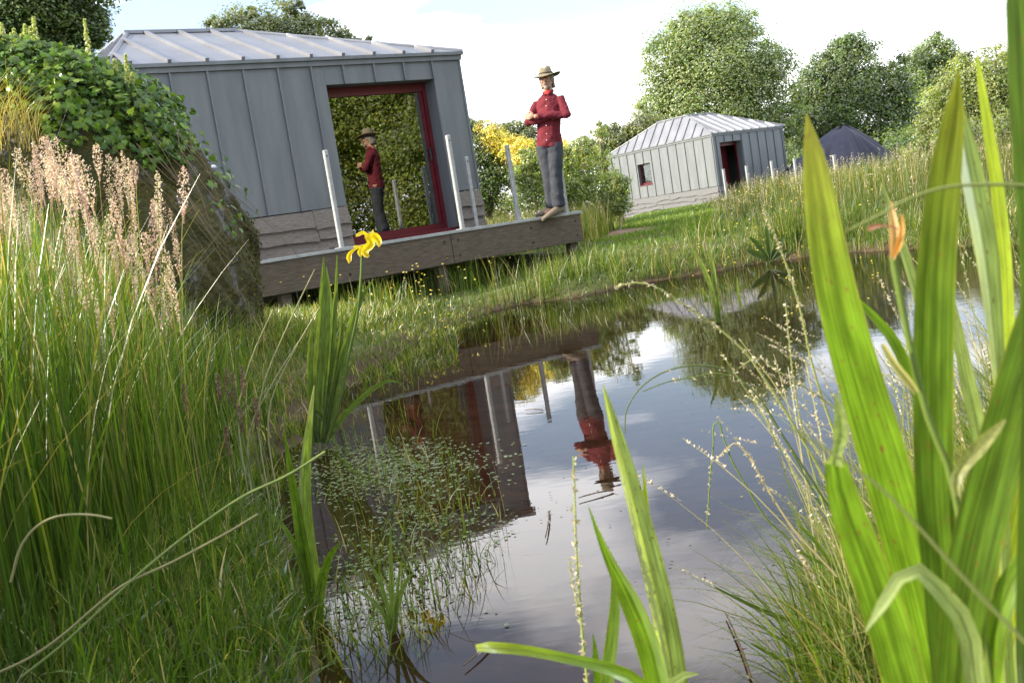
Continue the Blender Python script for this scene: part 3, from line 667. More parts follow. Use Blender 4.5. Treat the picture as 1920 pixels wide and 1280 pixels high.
for bx, tx, tyy, bl, lab in (((1003, 395), 988, 270, [(995, 300, 22), (1000, 350, 28), (985, 330, 20)], "slim pale stemmed sapling growing just behind the man on the deck"),
                        ((1052, 402), 1050, 262, [(1055, 300, 24), (1060, 350, 30), (1048, 375, 28)], "slim sapling seen to the right of the man beside the deck post"),
                        ((1092, 408), 1090, 240, [(1090, 280, 22), (1095, 330, 30), (1085, 365, 34)], "pale stemmed sapling in the middle of the young trees past the deck end"),
                        ((1128, 412), 1122, 212, [(1122, 250, 18), (1125, 295, 22), (1130, 345, 32), (1130, 385, 34)], "tallest sapling, with a thin open top, beside the small distant hut"),
                        ((1160, 410), 1158, 330, [(1158, 350, 22), (1155, 380, 26)], "bushy lowest sapling nearest the pale timber base of the distant hut")):
    Y = 20.5 + rng.uniform(-.6, .6)
    B = [blob(a, b_, Y, r_) for a, b_, r_ in bl]
    b0 = at(bx[0], bx[1], Y); z0 = float(height(b0[0], b0[1])); tp_ = at(tx, tyy, Y)
    root = empty("sapling", (b0[0], b0[1], z0), 0, lab, "sapling"); inv = Matrix.Translation(Vector((b0[0], b0[1], z0))).inverted()
    ac = Acc(); cc = crown(ac, B, 1700, 0.080, [(0.21, 0.26, 0.06), (0.26, 0.30, 0.08), (0.16, 0.21, 0.05)], 14, up=0.2)
    o = ac.obj("crown", LEAF, root); o.matrix_parent_inverse = inv
    ac = Acc(); t = np.linspace(0, 1, 9)[:, None]; st = np.array([b0[0], b0[1], z0]) * (1 - t) + tp_ * t + np.sin(t * 4) * 0.03
    tube(ac, st, np.linspace(0.022, 0.006, 9), 6)
    for c_ in cc[rng.choice(len(cc), 22)]:
        s0 = st[int(np.clip(np.argmin(np.abs(st[:, 2] - c_[2] + 0.2)), 0, 8))]; tube(ac, [s0, (s0 + c_) / 2 + [0, 0, .03], c_], [0.007, 0.005, 0.002], 4)
    o = ac.obj("trunk", PALEBARK, root, True); o.matrix_parent_inverse = inv
# hedge across the pond to the right: it shows in the glass door
hb = [(13.4 + 1.6 * math.sin(i * 1.7), 2.0 + i * 0.62, 0.8 + 1.05 * (i % 6), 1.55) for i in range(0, 22)] + [(14.8, 3 + i * 1.6, 5.2 + 0.6 * math.sin(i * 2.1), 1.7) for i in range(7)]
tree("hedge", "tall flowering hedge with white blossom, seen mirrored in the glass door", "hedge", 0, None, 95000, 0.18, [(0.21, 0.25, 0.050), (0.26, 0.30, 0.06), (0.17, 0.21, 0.042)], blobs=hb, base=(14.2, 8, 0.35), r=0.05, nl=0,
     blossom=([(12.6 + 0.8 * math.sin(i * 1.7), 2.0 + i * 0.8, 1.2 + 0.9 * (i % 5), 1.1) for i in range(14)], 900, 0.085, [(0.8, 0.78, 0.74)]))
tree("hedge", "low hedge closing the gap behind the saplings and the yellow broom", "hedge", 0, None, 16000, 0.17, G_YEL, blobs=[(-7 + i * 0.95, 38 + 0.9 * math.sin(i * 1.3), 1.1 + 0.25 * math.sin(i * 2.2), 1.15) for i in range(9)], base=(0, 38, 0.4), r=0.05, nl=0)
tree("hedge", "dark hedge running behind the tarpaulin heap at the foot of the trees", "hedge", 0, None, 16000, 0.22, G_DARK, blobs=[(9.5 + i * 1.4, 50 + 1.2 * math.sin(i * 1.7), 1.0 + 0.3 * math.sin(i * 2.2), 1.35) for i in range(17)], base=(19, 50, 0.4), r=0.05, nl=0)
# far trees closing the horizon
ac = Acc()
fb = []
for a in np.arange(-175, 176, 2.6):
    a_ = math.radians(a); D = 120 + 12 * math.sin(a * 0.7)
    fb.append((D * math.sin(a_), D * math.cos(a_), 1.6 + 0.7 * math.sin(a * 1.9), 3.2 + 0.9 * math.sin(a * 3.1)))
crown(ac, fb, 26000, 0.75, G_DARK, 40)
props(ac.obj("far_treeline", LEAF), "far-off line of trees along the horizon", "trees", None, "stuff")

# ------------------------------------------------------------------ tarpaulin heap and far fence posts
base = at(1592, 325, 41); bz = float(height(base[0], base[1]))
bm = bmesh.new(); NA, NR = 120, 16; rings = []
top = at(1597, 235, 41)
for r_ in range(NR + 1):
    t = r_ / NR; row = []
    for k in range(NA):
        a = 2 * math.pi * k / NA
        fold = 1 + (0.08 * math.sin(a * 7 + 1.3 + t) + 0.06 * math.sin(a * 17 + 0.4 - 2 * t) + 0.05 * math.sin(a * 29 + 3 * t) + 0.05 * noise2(a * 4, t * 5)) * t
        R_ = (0.12 + 2.7 * t ** 0.85) * fold * (1.0 - 0.16 * math.cos(a))
        z = bz + (top[2] - bz) * (1 - t ** (1.12 + 0.18 * math.sin(a * 2 + 0.6))) * (1 + 0.03 * math.sin(a * 3)) + 0.07 * float(noise2(a * 1.6 + 2, t * 4)) * t * (1 - t) * 4 
        row.append(bm.verts.new((base[0] + R_ * math.cos(a) * 0.93, base[1] + R_ * math.sin(a), z)))
    rings.append(row)
for r_ in range(NR):
    for k in range(NA): bm.faces.new((rings[r_][k], rings[r_ + 1][k], rings[r_ + 1][(k + 1) % NA], rings[r_][(k + 1) % NA]))
bm.faces.new(rings[0][::-1])
me = bpy.data.meshes.new("covered_heap"); bm.to_mesh(me); bm.free()
props(link("covered_heap", me, TARP, None, True), "heap under a dark blue-black tarpaulin in the meadow below the trees", "tarpaulin")
for (px, pt, pb, Y, lab) in ((1356, 318, 345, 39.5, "thin white post by the open doorway corner of the small distant hut"), (1399, 312, 340, 38.5, "white post right of the open doorway of the small distant hut"),
                    (1446, 303, 338, 38, "white post before the right end of the small distant hut"), (1489, 298, 335, 37, "thin metal post between the distant hut and the tarpaulin heap"),
                    (1563, 292, 340, 36, "thin metal post standing in front of the tarpaulin heap")):
    a = at(px, pt, Y); z0 = float(height(a[0], a[1]))
    t_ = empty("fence_post", (a[0], a[1], z0), 0.3, lab, "post", "thin posts in the meadow near the distant hut")
    boxo("shaft", (-0.04, -0.04, -0.1), (0.04, 0.04, a[2] - z0), GALV, t_, 0.008)
    boxo("cap", (-0.045, -0.045, a[2] - z0 + 0.001), (0.045, 0.045, a[2] - z0 + 0.02), GALV, t_, 0.006)

# ------------------------------------------------------------------ mossy rock, ivy, flower spikes
ROCK, n, l, b = new_mat("mossy_rock")
t = n.new("ShaderNodeTexCoord"); nz = n.new("ShaderNodeTexNoise"); nz.inputs["Scale"].default_value = 1.9; nz.inputs["Detail"].default_value = 14; nz.inputs["Roughness"].default_value = 0.74; 
mpn = n.new("ShaderNodeMapping"); mpn.inputs["Scale"].default_value = (1.5, 1.5, 1.3); l.new(t.outputs["Object"], mpn.inputs[0]); l.new(mpn.outputs[0], nz.inputs["Vector"])
r1 = n.new("ShaderNodeValToRGB"); els = r1.color_ramp.elements
els[0].position = 0.44; els[0].color = (0.036, 0.038, 0.007, 1); els[1].position = 0.60; els[1].color = (0.13, 0.128, 0.12, 1)
e_ = els.new(0.54); e_.color = (0.062, 0.055, 0.011, 1); e_ = els.new(0.565); e_.color = (0.06, 0.055, 0.045, 1); e_ = els.new(0.76); e_.color = (0.27, 0.27, 0.26, 1)
l.new(nz.outputs["Fac"], r1.inputs[0]); l.new(r1.outputs[0], b.inputs["Base Color"]); b.inputs["Roughness"].default_value = 0.95
nzb = n.new("ShaderNodeTexNoise"); nzb.inputs["Scale"].default_value = 26; nzb.inputs["Detail"].default_value = 8; l.new(t.outputs["Object"], nzb.inputs["Vector"])
bp = n.new("ShaderNodeBump"); bp.inputs["Strength"].default_value = 0.9; bp.inputs["Distance"].default_value = 0.05; l.new(nzb.outputs["Fac"], bp.inputs["Height"]); l.new(bp.outputs[0], b.inputs["Normal"])
YR = 7.3
edge = [(470, 720), (462, 620), (454, 560), (443, 505), (426, 440), (400, 368), (368, 302), (330, 245), (280, 190), (235, 155), (170, 130), (110, 118)]
ew = np.array([at(a, b_, YR) for a, b_ in edge])
tt = np.linspace(0, len(ew) - 1, 110); ex = np.interp(tt, range(len(ew)), ew[:, 0]); ez = np.interp(tt, range(len(ew)), ew[:, 2])
NAr = 260; ang = np.linspace(0, 2 * np.pi, NAr, endpoint=False)
XL = -4.6
RX = (ex - XL) / 2; CXr = (ex + XL) / 2
RY = 1.25 - 0.55 * np.clip((ez - 1.2) / 1.3, 0, 1)
RV = np.zeros((len(ex), NAr, 3))
for i_ in range(len(ex)):
    ca_, sa_ = np.cos(ang), np.sin(ang)
    sx = np.sign(ca_) * np.abs(ca_) ** 0.75; sy = np.sign(sa_) * np.abs(sa_) ** 0.75
    dn = 1 + 0.06 * noise2(np.cos(ang) * 3 + 7 + ez[i_] * 1.1, np.sin(ang) * 3 + ez[i_] * 2.2) + 0.032 * noise2(np.cos(ang) * 9, np.sin(ang) * 9 + ez[i_] * 6) + 0.014 * noise2(np.cos(ang) * 24 + ez[i_] * 5, np.sin(ang) * 24 + ez[i_] * 17) + 0.007 * noise2(np.cos(ang) * 50 + ez[i_] * 31, np.sin(ang) * 50 + ez[i_] * 29)
    RV[i_, :, 0] = CXr[i_] + RX[i_] * sx * dn; RV[i_, :, 1] = YR + 0.15 + RY[i_] * sy * dn
    RV[i_, :, 2] = ez[i_] + 0.05 * noise2(ang * 3, ez[i_] * 3 + ang)
acc = Acc(); nR = len(ex)
i = np.arange(nR - 1)[:, None] * NAr; j = np.arange(NAr)[None]; kk = (j + 1) % NAr
topc = RV[-1].mean(0) + [0, 0, 0.06]
acc.add(np.concatenate([RV.reshape(-1, 3), [topc]]), np.concatenate([np.stack([i + j, i + kk, i + NAr + kk, i + NAr + j], -1).reshape(-1, 4),
        np.stack([(nR - 1) * NAr + np.arange(NAr), (nR - 1) * NAr + (np.arange(NAr) + 1) % NAr, np.full(NAr, nR * NAr), np.full(NAr, nR * NAr)], -1)]), (1, 1, 1))
props(acc.obj("boulder", ROCK, None, True), "huge lichen-grey boulder streaked with brown moss, leaning beside the near hut", "boulder")
# ivy over its top
def project(P):
    d = np.asarray(P) - np.array([0, 0, CAMH])
    x = d @ np.array(_right); y = d @ np.array(_up); z = d @ np.array(_Fw)
    return 960 + F * x / z, 640 - F * y / z
cand = []
ivn = 0
while ivn < 6500:
    ii = rng.uniform(0, nR - 1.01, 4000); aa = rng.uniform(0, NAr - 0.01, 4000)
    i0 = ii.astype(int); a0 = aa.astype(int)
    P = RV[i0, a0] + (RV[i0 + 1, a0] - RV[i0, a0]) * (ii - i0)[:, None] + (RV[i0, (a0 + 1) % NAr] - RV[i0, a0]) * (aa - a0)[:, None]
    px, py = project(P)
    lim = np.interp(px, [-300, 0, 120, 230, 300, 345, 380, 400, 430], [240, 235, 255, 275, 305, 325, 370, 405, 440]) + 45 * noise2(px * 0.03, py * 0.012) + rng.normal(0, 10, 4000)
    ok = (py < lim) & (P[:, 1] < YR + 0.5) & ((px < 335) | (rng.random(4000) < 0.14))
    P = P[ok]; cen = np.stack([np.full(len(P), -2.9), np.full(len(P), YR + 0.4), np.minimum(P[:, 2] - 0.4, 1.4)], -1)
    nn = P - cen; nn /= np.linalg.norm(nn, axis=1, keepdims=True)
    cand.append(np.concatenate([P + nn * rng.uniform(0.0, 0.13, (len(P), 1)), nn], 1)); ivn += len(P)
iv = np.concatenate(cand)
# bushy mound on the very top
m_ = 1500
tp_px = np.stack([rng.uniform(-60, 250, m_), np.zeros(m_)], 1)
tp_py = np.interp(tp_px[:, 0], [-60, 60, 120, 200, 260], [124, 118, 126, 150, 185]) + np.abs(rng.normal(0, 26, m_))
mound = np.array([at(a, b_, YR - 0.15 + rng.normal(0, 0.22)) for a, b_ in zip(tp_px[:, 0], tp_py)])
iv = np.concatenate([iv, np.concatenate([mound, np.tile([0, -0.4, 0.9], (m_, 1))], 1)])
ivp = [(0, -0.42), (0.30, -0.55), (0.46, -0.18), (0.30, -0.02), (0.34, 0.22), (0.12, 0.22), (0.0, 0.60), (-0.12, 0.22), (-0.34, 0.22), (-0.30, -0.02), (-0.46, -0.18), (-0.30, -0.55)]
LV = np.array([(0, 0, 0.05)] + [(x, y, -0.18 * (x * x + y * y) - 0.02) for x, y in ivp])
LQ = np.array([(0, 1 + k, 1 + (k + 1) % 12, 1 + (k + 1) % 12) for k in range(12)])
ivpal = [(0.075, 0.15, 0.018), (0.11, 0.20, 0.022), (0.05, 0.10, 0.016), (0.16, 0.24, 0.025), (0.065, 0.115, 0.02)]
protos = []
for c_ in ivpal:
    ac = Acc(); ac.add(LV, LQ, c_); me = ac.mesh("ivy_leaf"); me.materials.append(IVYM); me.shade_smooth(); protos.append(me)
def frames(nn):
    nn = nn + rng.normal(0, 0.42, nn.shape); nn /= np.linalg.norm(nn, axis=1, keepdims=True)
    dn = np.tile([0.25, 0, -1.0], (len(nn), 1)) + rng.normal(0, 0.5, nn.shape)
    y = dn - nn * np.sum(dn * nn, 1, keepdims=True); y /= np.linalg.norm(y, axis=1, keepdims=True)
    return np.cross(y, nn), y, nn
X_, Y_, N_ = frames(iv[:, 3:6])
sz = 0.032 + 0.045 * rng.beta(1.2, 2.2, len(iv))
# those nearest the camera and in the frame become single leaves
px, py = project(iv[:, :3]); score = np.where((px > 0) & (py > 0), sz / iv[:, 1] * (1 + 0.4 * (N_[:, 1] < -0.2)), 0)
order = np.argsort(-score); single = order[:290]; rest = order[290:]
ivy = empty("ivy", (float(topc[0]), YR, float(topc[2])), 0, "glossy green ivy covering the top of the mossy boulder", "ivy")
inv = Matrix.Translation(ivy.location).inverted()
for k in single:
    o = bpy.data.objects.new("ivy_leaf", protos[rng.integers(0, len(protos))]); COL.objects.link(o)
    Mx = Matrix([[X_[k][r_] * sz[k], Y_[k][r_] * sz[k], N_[k][r_] * sz[k], iv[k][r_]] for r_ in range(3)] + [[0, 0, 0, 1]])
    o.parent = ivy; o.matrix_parent_inverse = inv; o.matrix_basis = Mx
ac = Acc()
V = iv[rest, None, :3] + sz[rest, None, None] * (LV[None, :, 0:1] * X_[rest, None] + LV[None, :, 1:2] * Y_[rest, None] + LV[None, :, 2:3] * N_[rest, None])
Q = (np.arange(len(rest))[:, None, None] * 13 + LQ[None]).reshape(-1, 4)
ac.add(V.reshape(-1, 3), Q, np.repeat(mixc(ivpal, len(rest)), 13, 0))
o = ac.obj("foliage", IVYM, ivy, True); o.matrix_parent_inverse = inv; o["kind"] = "stuff"
ac = Acc()
for k in range(14):
    p0 = np.array(at(rng.uniform(180, 360), rng.uniform(230, 310), YR - 1.15 + rng.uniform(0, .2)))
    ln = rng.uniform(0.4, 1.1); t = np.linspace(0, 1, 7)[:, None]
    tube(ac, p0 + t * np.array([0.45 * ln + rng.normal(0, .1), rng.normal(0, .04), -ln * 0.8]) + np.sin(t * 5 + k) * 0.02, np.linspace(0.003, 0.001, 7), 4, (0.10, 0.08, 0.055))
o = ac.obj("hanging_stems", STEM, ivy, True); o.matrix_parent_inverse = inv
# cushions of moss and small rock plants break up the stone
ii = rng.uniform(2, nR - 8, 60000); aa = rng.uniform(0, NAr - 0.01, 60000); i0 = ii.astype(int); a0 = aa.astype(int)
P = RV[i0, a0] + (RV[i0 + 1, a0] - RV[i0, a0]) * (ii - i0)[:, None] + (RV[i0, (a0 + 1) % NAr] - RV[i0, a0]) * (aa - a0)[:, None]
px, py = project(P); pat = noise2(P[:, 0] * 3.1 + P[:, 2] * 1.7, P[:, 2] * 2.3 - P[:, 1] * 1.3) + 0.5 * noise2(P[:, 0] * 9, P[:, 2] * 7) + rng.normal(0, .12, len(P))
k = (pat > 0.12) & (P[:, 1] < YR + 0.7); P = P[k][:15000]; N = len(P); nn = P - np.array([-2.9, YR + 0.3, 1.2]); nn /= np.linalg.norm(nn, axis=1, keepdims=True)
ac = Acc(); leafquads(ac, P + nn * rng.uniform(0, 0.022, (N, 1)), rng.uniform(0.012, 0.030, N), mixc([(0.060, 0.066, 0.012), (0.085, 0.080, 0.016), (0.045, 0.050, 0.010), (0.10, 0.085, 0.03)], N), 0.0, 0.5, nrm=nn)
k = rng.random(N) < 0.05; n_ = int(k.sum()); c = mixc([(0.06, 0.10, 0.018), (0.10, 0.12, 0.03), (0.22, 0.19, 0.09)], n_)
blades(ac, P[k], rng.uniform(0.05, 0.16, n_), rng.normal(-0.4, 1.2, n_), rng.uniform(0.3, 1.1, n_), 0.004, c, c, 4)
props(ac.obj("moss", MOSS), "brown-green moss cushions and wisps of grass on the boulder", None, None, "stuff")
def spike(px0, px1, Y, lab, grp, w):
    a, b_ = at(*px0, Y), at(*px1, Y); a = a - (b_ - a) * 0.25
    root = empty("flower_spike", a, 0, lab, "flower spike", grp); inv = Matrix.Translation(Vector(a)).inverted()
    ac = Acc(); t = np.linspace(0, 1, 8)[:, None]; tube(ac, a * (1 - t) + b_ * t, np.linspace(0.006, 0.003, 8), 5, (0.22, 0.26, 0.07)); o = ac.obj("stem", STEM, root, True); o.matrix_parent_inverse = inv
    m = 260; t = rng.uniform(0.18, 1, m)[:, None]; L = np.linalg.norm(b_ - a)
    P = a * (1 - t) + b_ * t; ang_ = rng.uniform(0, 6.283, m); rr_ = w * (1 - 0.75 * t[:, 0]) * rng.uniform(0.3, 1, m)
    P = P + np.stack([np.cos(ang_) * rr_, np.sin(ang_) * rr_, -rr_ * 0.3], 1)
    ac = Acc(); leafquads(ac, P, 0.020, mixc([(0.52, 0.58, 0.20), (0.44, 0.52, 0.16), (0.60, 0.62, 0.28)], m), 0.0, 0.6); o = ac.obj("florets", PETAL, root); o.matrix_parent_inverse = inv; o["kind"] = "stuff"
SPL = {70: "tallest green flower spike in the left cluster, rightmost of it", 49: "second tallest flower spike in the left cluster, just left of the tallest pair", 60: "flower spike squeezed against the tallest one in the left cluster", 34: "middle flower spike of the left cluster over the ivy",
       22: "shortest flower spike of the left cluster over the ivy", 10: "flower spike at the very left edge of the picture over the ivy", 42: "low flower spike between the middle one and the second tallest in the left cluster"}
for a, b_ in (((70, 90), (62, 31)), ((49, 90), (46, 46)), ((60, 92), (56, 50)), ((34, 94), (25, 54)), ((22, 94), (20, 62)), ((10, 90), (2, 43)), ((42, 92), (40, 64))): spike(a, b_, YR - 0.3, SPL[a[0]], "clustered flower spikes above the ivy", 0.032)
spike((167, 103), (158, 36), YR - 0.25, "tall single pale green flower spike on the ivy against the dark tree", None, 0.028)
spike((240, 152), (235, 102), YR - 0.45, "slender flower spike in front of the near hut roof corner", None, 0.022)
spike((216, 132), (214, 112), YR - 0.4, "very short flower spike on the ivy near the hut eaves", None, 0.022)
spike((247, 153), (248, 137), YR - 0.5, "small flower spike on the ivy before the grey zinc wall", None, 0.018)

# ------------------------------------------------------------------ the man
def loft(acc, pts, ra, rb=None, ref=(0, 1, 0), sides=14, c=(1, 1, 1)):
    pts = np.asarray(pts, float); n = len(pts); ra = np.broadcast_to(np.asarray(ra, float), (n,)); rb = ra if rb is None else np.broadcast_to(np.asarray(rb, float), (n,))
    T = np.gradient(pts, axis=0); T /= np.linalg.norm(T, axis=1, keepdims=True) + 1e-9
    ref = np.array(ref, float); B = ref[None] - T * (T @ ref)[:, None]; B /= np.linalg.norm(B, axis=1, keepdims=True) + 1e-9
    A = np.cross(B, T); th = np.linspace(0, 2 * np.pi, sides, endpoint=False)
    v = pts[:, None] + A[:, None] * (ra[:, None] * np.cos(th))[..., None] + B[:, None] * (rb[:, None] * np.sin(th))[..., None]
    i = np.arange(n - 1)[:, None] * sides; j = np.arange(sides)[None]; k = (j + 1) % sides
    q = np.stack([i + j, i + k, i + sides + k, i + sides + j], -1).reshape(-1, 4)
    tot = n * sides
    q0 = [(tot, (m + 1) % sides, m, m) for m in range(sides)]; q1 = [(tot + 1, (n - 1) * sides + m, (n - 1) * sides + (m + 1) % sides, (n - 1) * sides + (m + 1) % sides) for m in range(sides)]
    acc.add(np.concatenate([v.reshape(-1, 3), pts[:1] - T[:1] * ra[0] * 0.5, pts[-1:] + T[-1:] * ra[-1] * 0.5]), np.concatenate([q, q0, q1]), c)
def ellip(acc, c, r, nu=16, nv=10):
    t = np.linspace(-np.pi / 2 + 0.15, np.pi / 2 - 0.15, nv)
    c = np.array(c, float); r = np.array(r, float)
    th = np.linspace(0, 2 * np.pi, nu, endpoint=False)
    v = np.stack([np.cos(t)[:, None] * np.cos(th)[None], np.cos(t)[:, None] * np.sin(th)[None], np.repeat(np.sin(t)[:, None], nu, 1)], -1)
    v = c + v * r
    i = np.arange(nv - 1)[:, None] * nu; j = np.arange(nu)[None]; k = (j + 1) % nu
    q = np.stack([i + j, i + k, i + nu + k, i + nu + j], -1).reshape(-1, 4); tot = nu * nv
    q0 = [(tot, (m + 1) % nu, m, m) for m in range(nu)]; q1 = [(tot + 1, (nv - 1) * nu + m, (nv - 1) * nu + (m + 1) % nu, (nv - 1) * nu + (m + 1) % nu) for m in range(nu)]
    acc.add(np.concatenate([v.reshape(-1, 3), [c - [0, 0, r[2]]], [c + [0, 0, r[2]]]]), np.concatenate([q, q0, q1]), (1, 1, 1))
def remeshed(acc, name, mat, parent, vox, smooth=4, disp=None):
    o = acc.obj(name, mat, parent, True)
    md = o.modifiers.new("merge", 'REMESH'); md.mode = 'VOXEL'; md.voxel_size = vox; md.use_smooth_shade = True
    if smooth: sm = o.modifiers.new("smooth", 'SMOOTH'); sm.iterations = smooth; sm.factor = 0.5
    if disp:
        tx = bpy.data.textures.new(name + "_folds", 'CLOUDS'); tx.noise_scale = disp[1]; tx.noise_depth = 2
        dm = o.modifiers.new("folds", 'DISPLACE'); dm.texture = tx; dm.strength = disp[0]; dm.mid_level = 0.5; dm.texture_coords = 'LOCAL'
    return o
SKIN = noise_mat("skin", (0.36, 0.19, 0.13), (0.44, 0.25, 0.17), 20, 0.55, 0, 0.05)
SHIRT = noise_mat("red_shirt", (0.105, 0.013, 0.022), (0.155, 0.022, 0.033), 9, 0.85, 0, 0.25, bscale=22, spec=0.2)
JEANS = noise_mat("grey_jeans", (0.028, 0.032, 0.043), (0.056, 0.061, 0.075), 8, 0.9, 0, 0.3, bscale=18, spec=0.15)
SHOE = noise_mat("tan_suede", (0.12, 0.095, 0.07), (0.20, 0.165, 0.125), 14, 0.9, 0, 0.1, spec=0.2)
SOLE = noise_mat("shoe_sole", (0.06, 0.05, 0.04), (0.09, 0.08, 0.07), 10, 0.9, 0, 0)
FELT = noise_mat("tan_felt", (0.145, 0.125, 0.085), (0.23, 0.20, 0.145), 10, 0.95, 0, 0.1, spec=0.1)
BAND = noise_mat("hat_band", (0.07, 0.05, 0.03), (0.1, 0.075, 0.05), 10, 0.8, 0, 0)
HAIR = noise_mat("grey_hair", (0.16, 0.145, 0.13), (0.34, 0.32, 0.30), 60, 0.8, 0, 0.4)
SCARF = noise_mat("red_undershirt", (0.45, 0.02, 0.02), (0.5, 0.03, 0.03), 10, 0.8, 0, 0)
EYE = noise_mat("eye_dark", (0.02, 0.015, 0.012), (0.03, 0.02, 0.015), 10, 0.3, 0, 0)
LIP = noise_mat("lips", (0.25, 0.09, 0.08), (0.30, 0.11, 0.1), 10, 0.5, 0, 0)
BUTTON = noise_mat("white_button", (0.6, 0.58, 0.55), (0.7, 0.68, 0.65), 10, 0.4, 0, 0)
mp_ = h1(-0.25, 2.0, ZD + 0.006)
man = empty("person", mp_, math.radians(-17), "man in tan hat, red shirt and grey jeans standing arms folded on the deck edge", "person")
hx, hy, hz = 0.16, -0.015, 1.69      # head centre
SR, SL = (-0.012, 0.005, 1.425), (0.300, 0.005, 1.440)      # shoulders (his right is at -x)
ER, EL = (-0.140, -0.11, 1.205), (0.372, -0.095, 1.215)
WR, WL = (0.150, -0.165, 1.215), (-0.010, -0.225, 1.250)
man.scale = (1.025, 1.025, 1.025)
# body
ac = Acc()
ellip(ac, (hx, hy, hz), (0.074, 0.094, 0.118)); ellip(ac, (hx, hy - 0.040, hz - 0.072), (0.054, 0.055, 0.055)); ellip(ac, (hx, hy - 0.062, hz - 0.010), (0.060, 0.035, 0.055))
loft(ac, [(hx, hy - 0.09, hz + 0.028), (hx, hy - 0.108, hz + 0.005), (hx, hy - 0.122, hz - 0.018), (hx, hy - 0.10, hz - 0.026)], [0.010, 0.013, 0.018, 0.014])
for s_ in (-1, 1):
    ellip(ac, (hx + s_ * 0.077, hy + 0.012, hz - 0.005), (0.012, 0.022, 0.034)); ellip(ac, (hx + s_ * 0.038, hy - 0.075, hz - 0.022), (0.025, 0.022, 0.022))
    ellip(ac, (hx + s_ * 0.030, hy - 0.082, hz + 0.040), (0.030, 0.016, 0.010))
loft(ac, [(0.15, 0.02, 1.44), (0.155, 0.01, 1.52), (hx, hy + 0.01, 1.63)], [0.075, 0.058, 0.056])
loft(ac, [(0.075, 0, 0.90), (0.09, 0, 1.05), (0.12, 0, 1.25), (0.14, 0.01, 1.40), (0.15, 0.015, 1.48)], [0.13, 0.125, 0.15, 0.165, 0.10], [0.09, 0.085, 0.09, 0.085, 0.065])
for S_, E_, W_ in ((SR, ER, WR), (SL, EL, WL)):
    loft(ac, [S_, tuple((np.array(S_) + E_) / 2), E_], [0.048, 0.042, 0.036]); loft(ac, [E_, tuple((np.array(E_) * 0.6 + np.array(W_) * 0.4)), W_], [0.037, 0.036, 0.027])
for H_, K_, A_ in (((-0.015, 0, 0.93), (0.0, -0.02, 0.50), (-0.03, 0.045, 0.085)), ((0.145, 0, 0.93), (0.105, -0.05, 0.50), (0.085, -0.045, 0.085))):
    loft(ac, [H_, K_, A_], [0.085, 0.055, 0.040]); loft(ac, [A_, (A_[0] - 0.09, A_[1] - 0.10, 0.035)], [0.036, 0.028])
# his left hand closes on the right upper arm; his right hand is tucked under the left arm with fingertips showing
ellip(ac, (-0.055, -0.222, 1.262), (0.042, 0.020, 0.036))
for k in range(4):
    z = 1.292 - k * 0.021; x0 = -0.075
    loft(ac, [(x0, -0.225, z), (x0 - 0.040, -0.212, z + 0.008), (x0 - 0.070 + (0.012 if k in (0, 3) else 0), -0.175, z + 0.012), (x0 - 0.080 + (0.012 if k in (0, 3) else 0), -0.145, z + 0.012)], [0.0105, 0.010, 0.009, 0.0075], sides=8)
loft(ac, [(-0.03, -0.225, 1.285), (-0.055, -0.225, 1.315), (-0.085, -0.205, 1.330)], [0.012, 0.011, 0.009], sides=8)
ellip(ac, (0.20, -0.150, 1.210), (0.045, 0.018, 0.036))
for k in range(4):
    z = 1.240 - k * 0.019
    loft(ac, [(0.225, -0.148, z), (0.262, -0.136, z + 0.004), (0.298, -0.118, z + 0.004)], [0.0105, 0.0095, 0.0075], sides=8)
loft(ac, [(0.175, -0.155, 1.230), (0.205, -0.160, 1.258), (0.230, -0.155, 1.268)], [0.012, 0.011, 0.009], sides=8)
remeshed(ac, "body", SKIN, man, 0.0065, 3)
ac = Acc()
loft(ac, [(0.068, 0, 0.865), (0.075, 0, 0.93), (0.09, 0, 1.06), (0.115, -0.005, 1.24), (0.138, 0.0, 1.38), (0.147, 0.008, 1.46), (0.152, 0.01, 1.515)], [0.172, 0.168, 0.152, 0.166, 0.174, 0.140, 0.080], [0.125, 0.122, 0.118, 0.122, 0.115, 0.095, 0.075], sides=24)
for S_, E_, W_ in ((SR, ER, WR), (SL, EL, WL)):
    S_, E_, W_ = map(np.array, (S_, E_, W_))
    loft(ac, [S_ * 0.96 + np.array([0.15, 0, 1.45]) * 0.04, S_ * 0.5 + E_ * 0.5, E_], [0.056, 0.055, 0.050]); ellip(ac, E_, (0.052, 0.052, 0.052))
    loft(ac, [E_, E_ * 0.55 + W_ * 0.45, E_ * 0.08 + W_ * 0.92], [0.052, 0.050, 0.040])
remeshed(ac, "shirt", SHIRT, man, 0.011, 3, (0.028, 0.075))
ac = Acc()
for s_, a0_ in ((-1, 0), (1, 0)):
    loft(ac, [(0.152 + s_ * 0.01, -0.075, 1.490), (0.152 + s_ * 0.055, -0.060, 1.515), (0.155 + s_ * 0.068, 0.0, 1.550)], [0.006, 0.008, 0.008], [0.022, 0.026, 0.020], ref=(0, -0.3, 1))
ac.obj("collar", SHIRT, man, True)
ac = Acc(); loft(ac, [(0.152, -0.012, 1.47), (0.154, -0.010, 1.545)], [0.066, 0.064], sides=16); ac.obj("undershirt", SCARF, man, True)
for z, y, x in ((1.44, -0.105, 0.142), (1.36, -0.128, 0.133), (1.12, -0.137, 0.098), (1.02, -0.136, 0.085), (0.94, -0.137, 0.076)):
    ac = Acc(); ellip(ac, (x, y, z), (0.007, 0.004, 0.007), 8, 5); ac.obj("button", BUTTON, man, True)
ac = Acc()
ellip(ac, (0.068, 0, 0.89), (0.150, 0.100, 0.075)); 
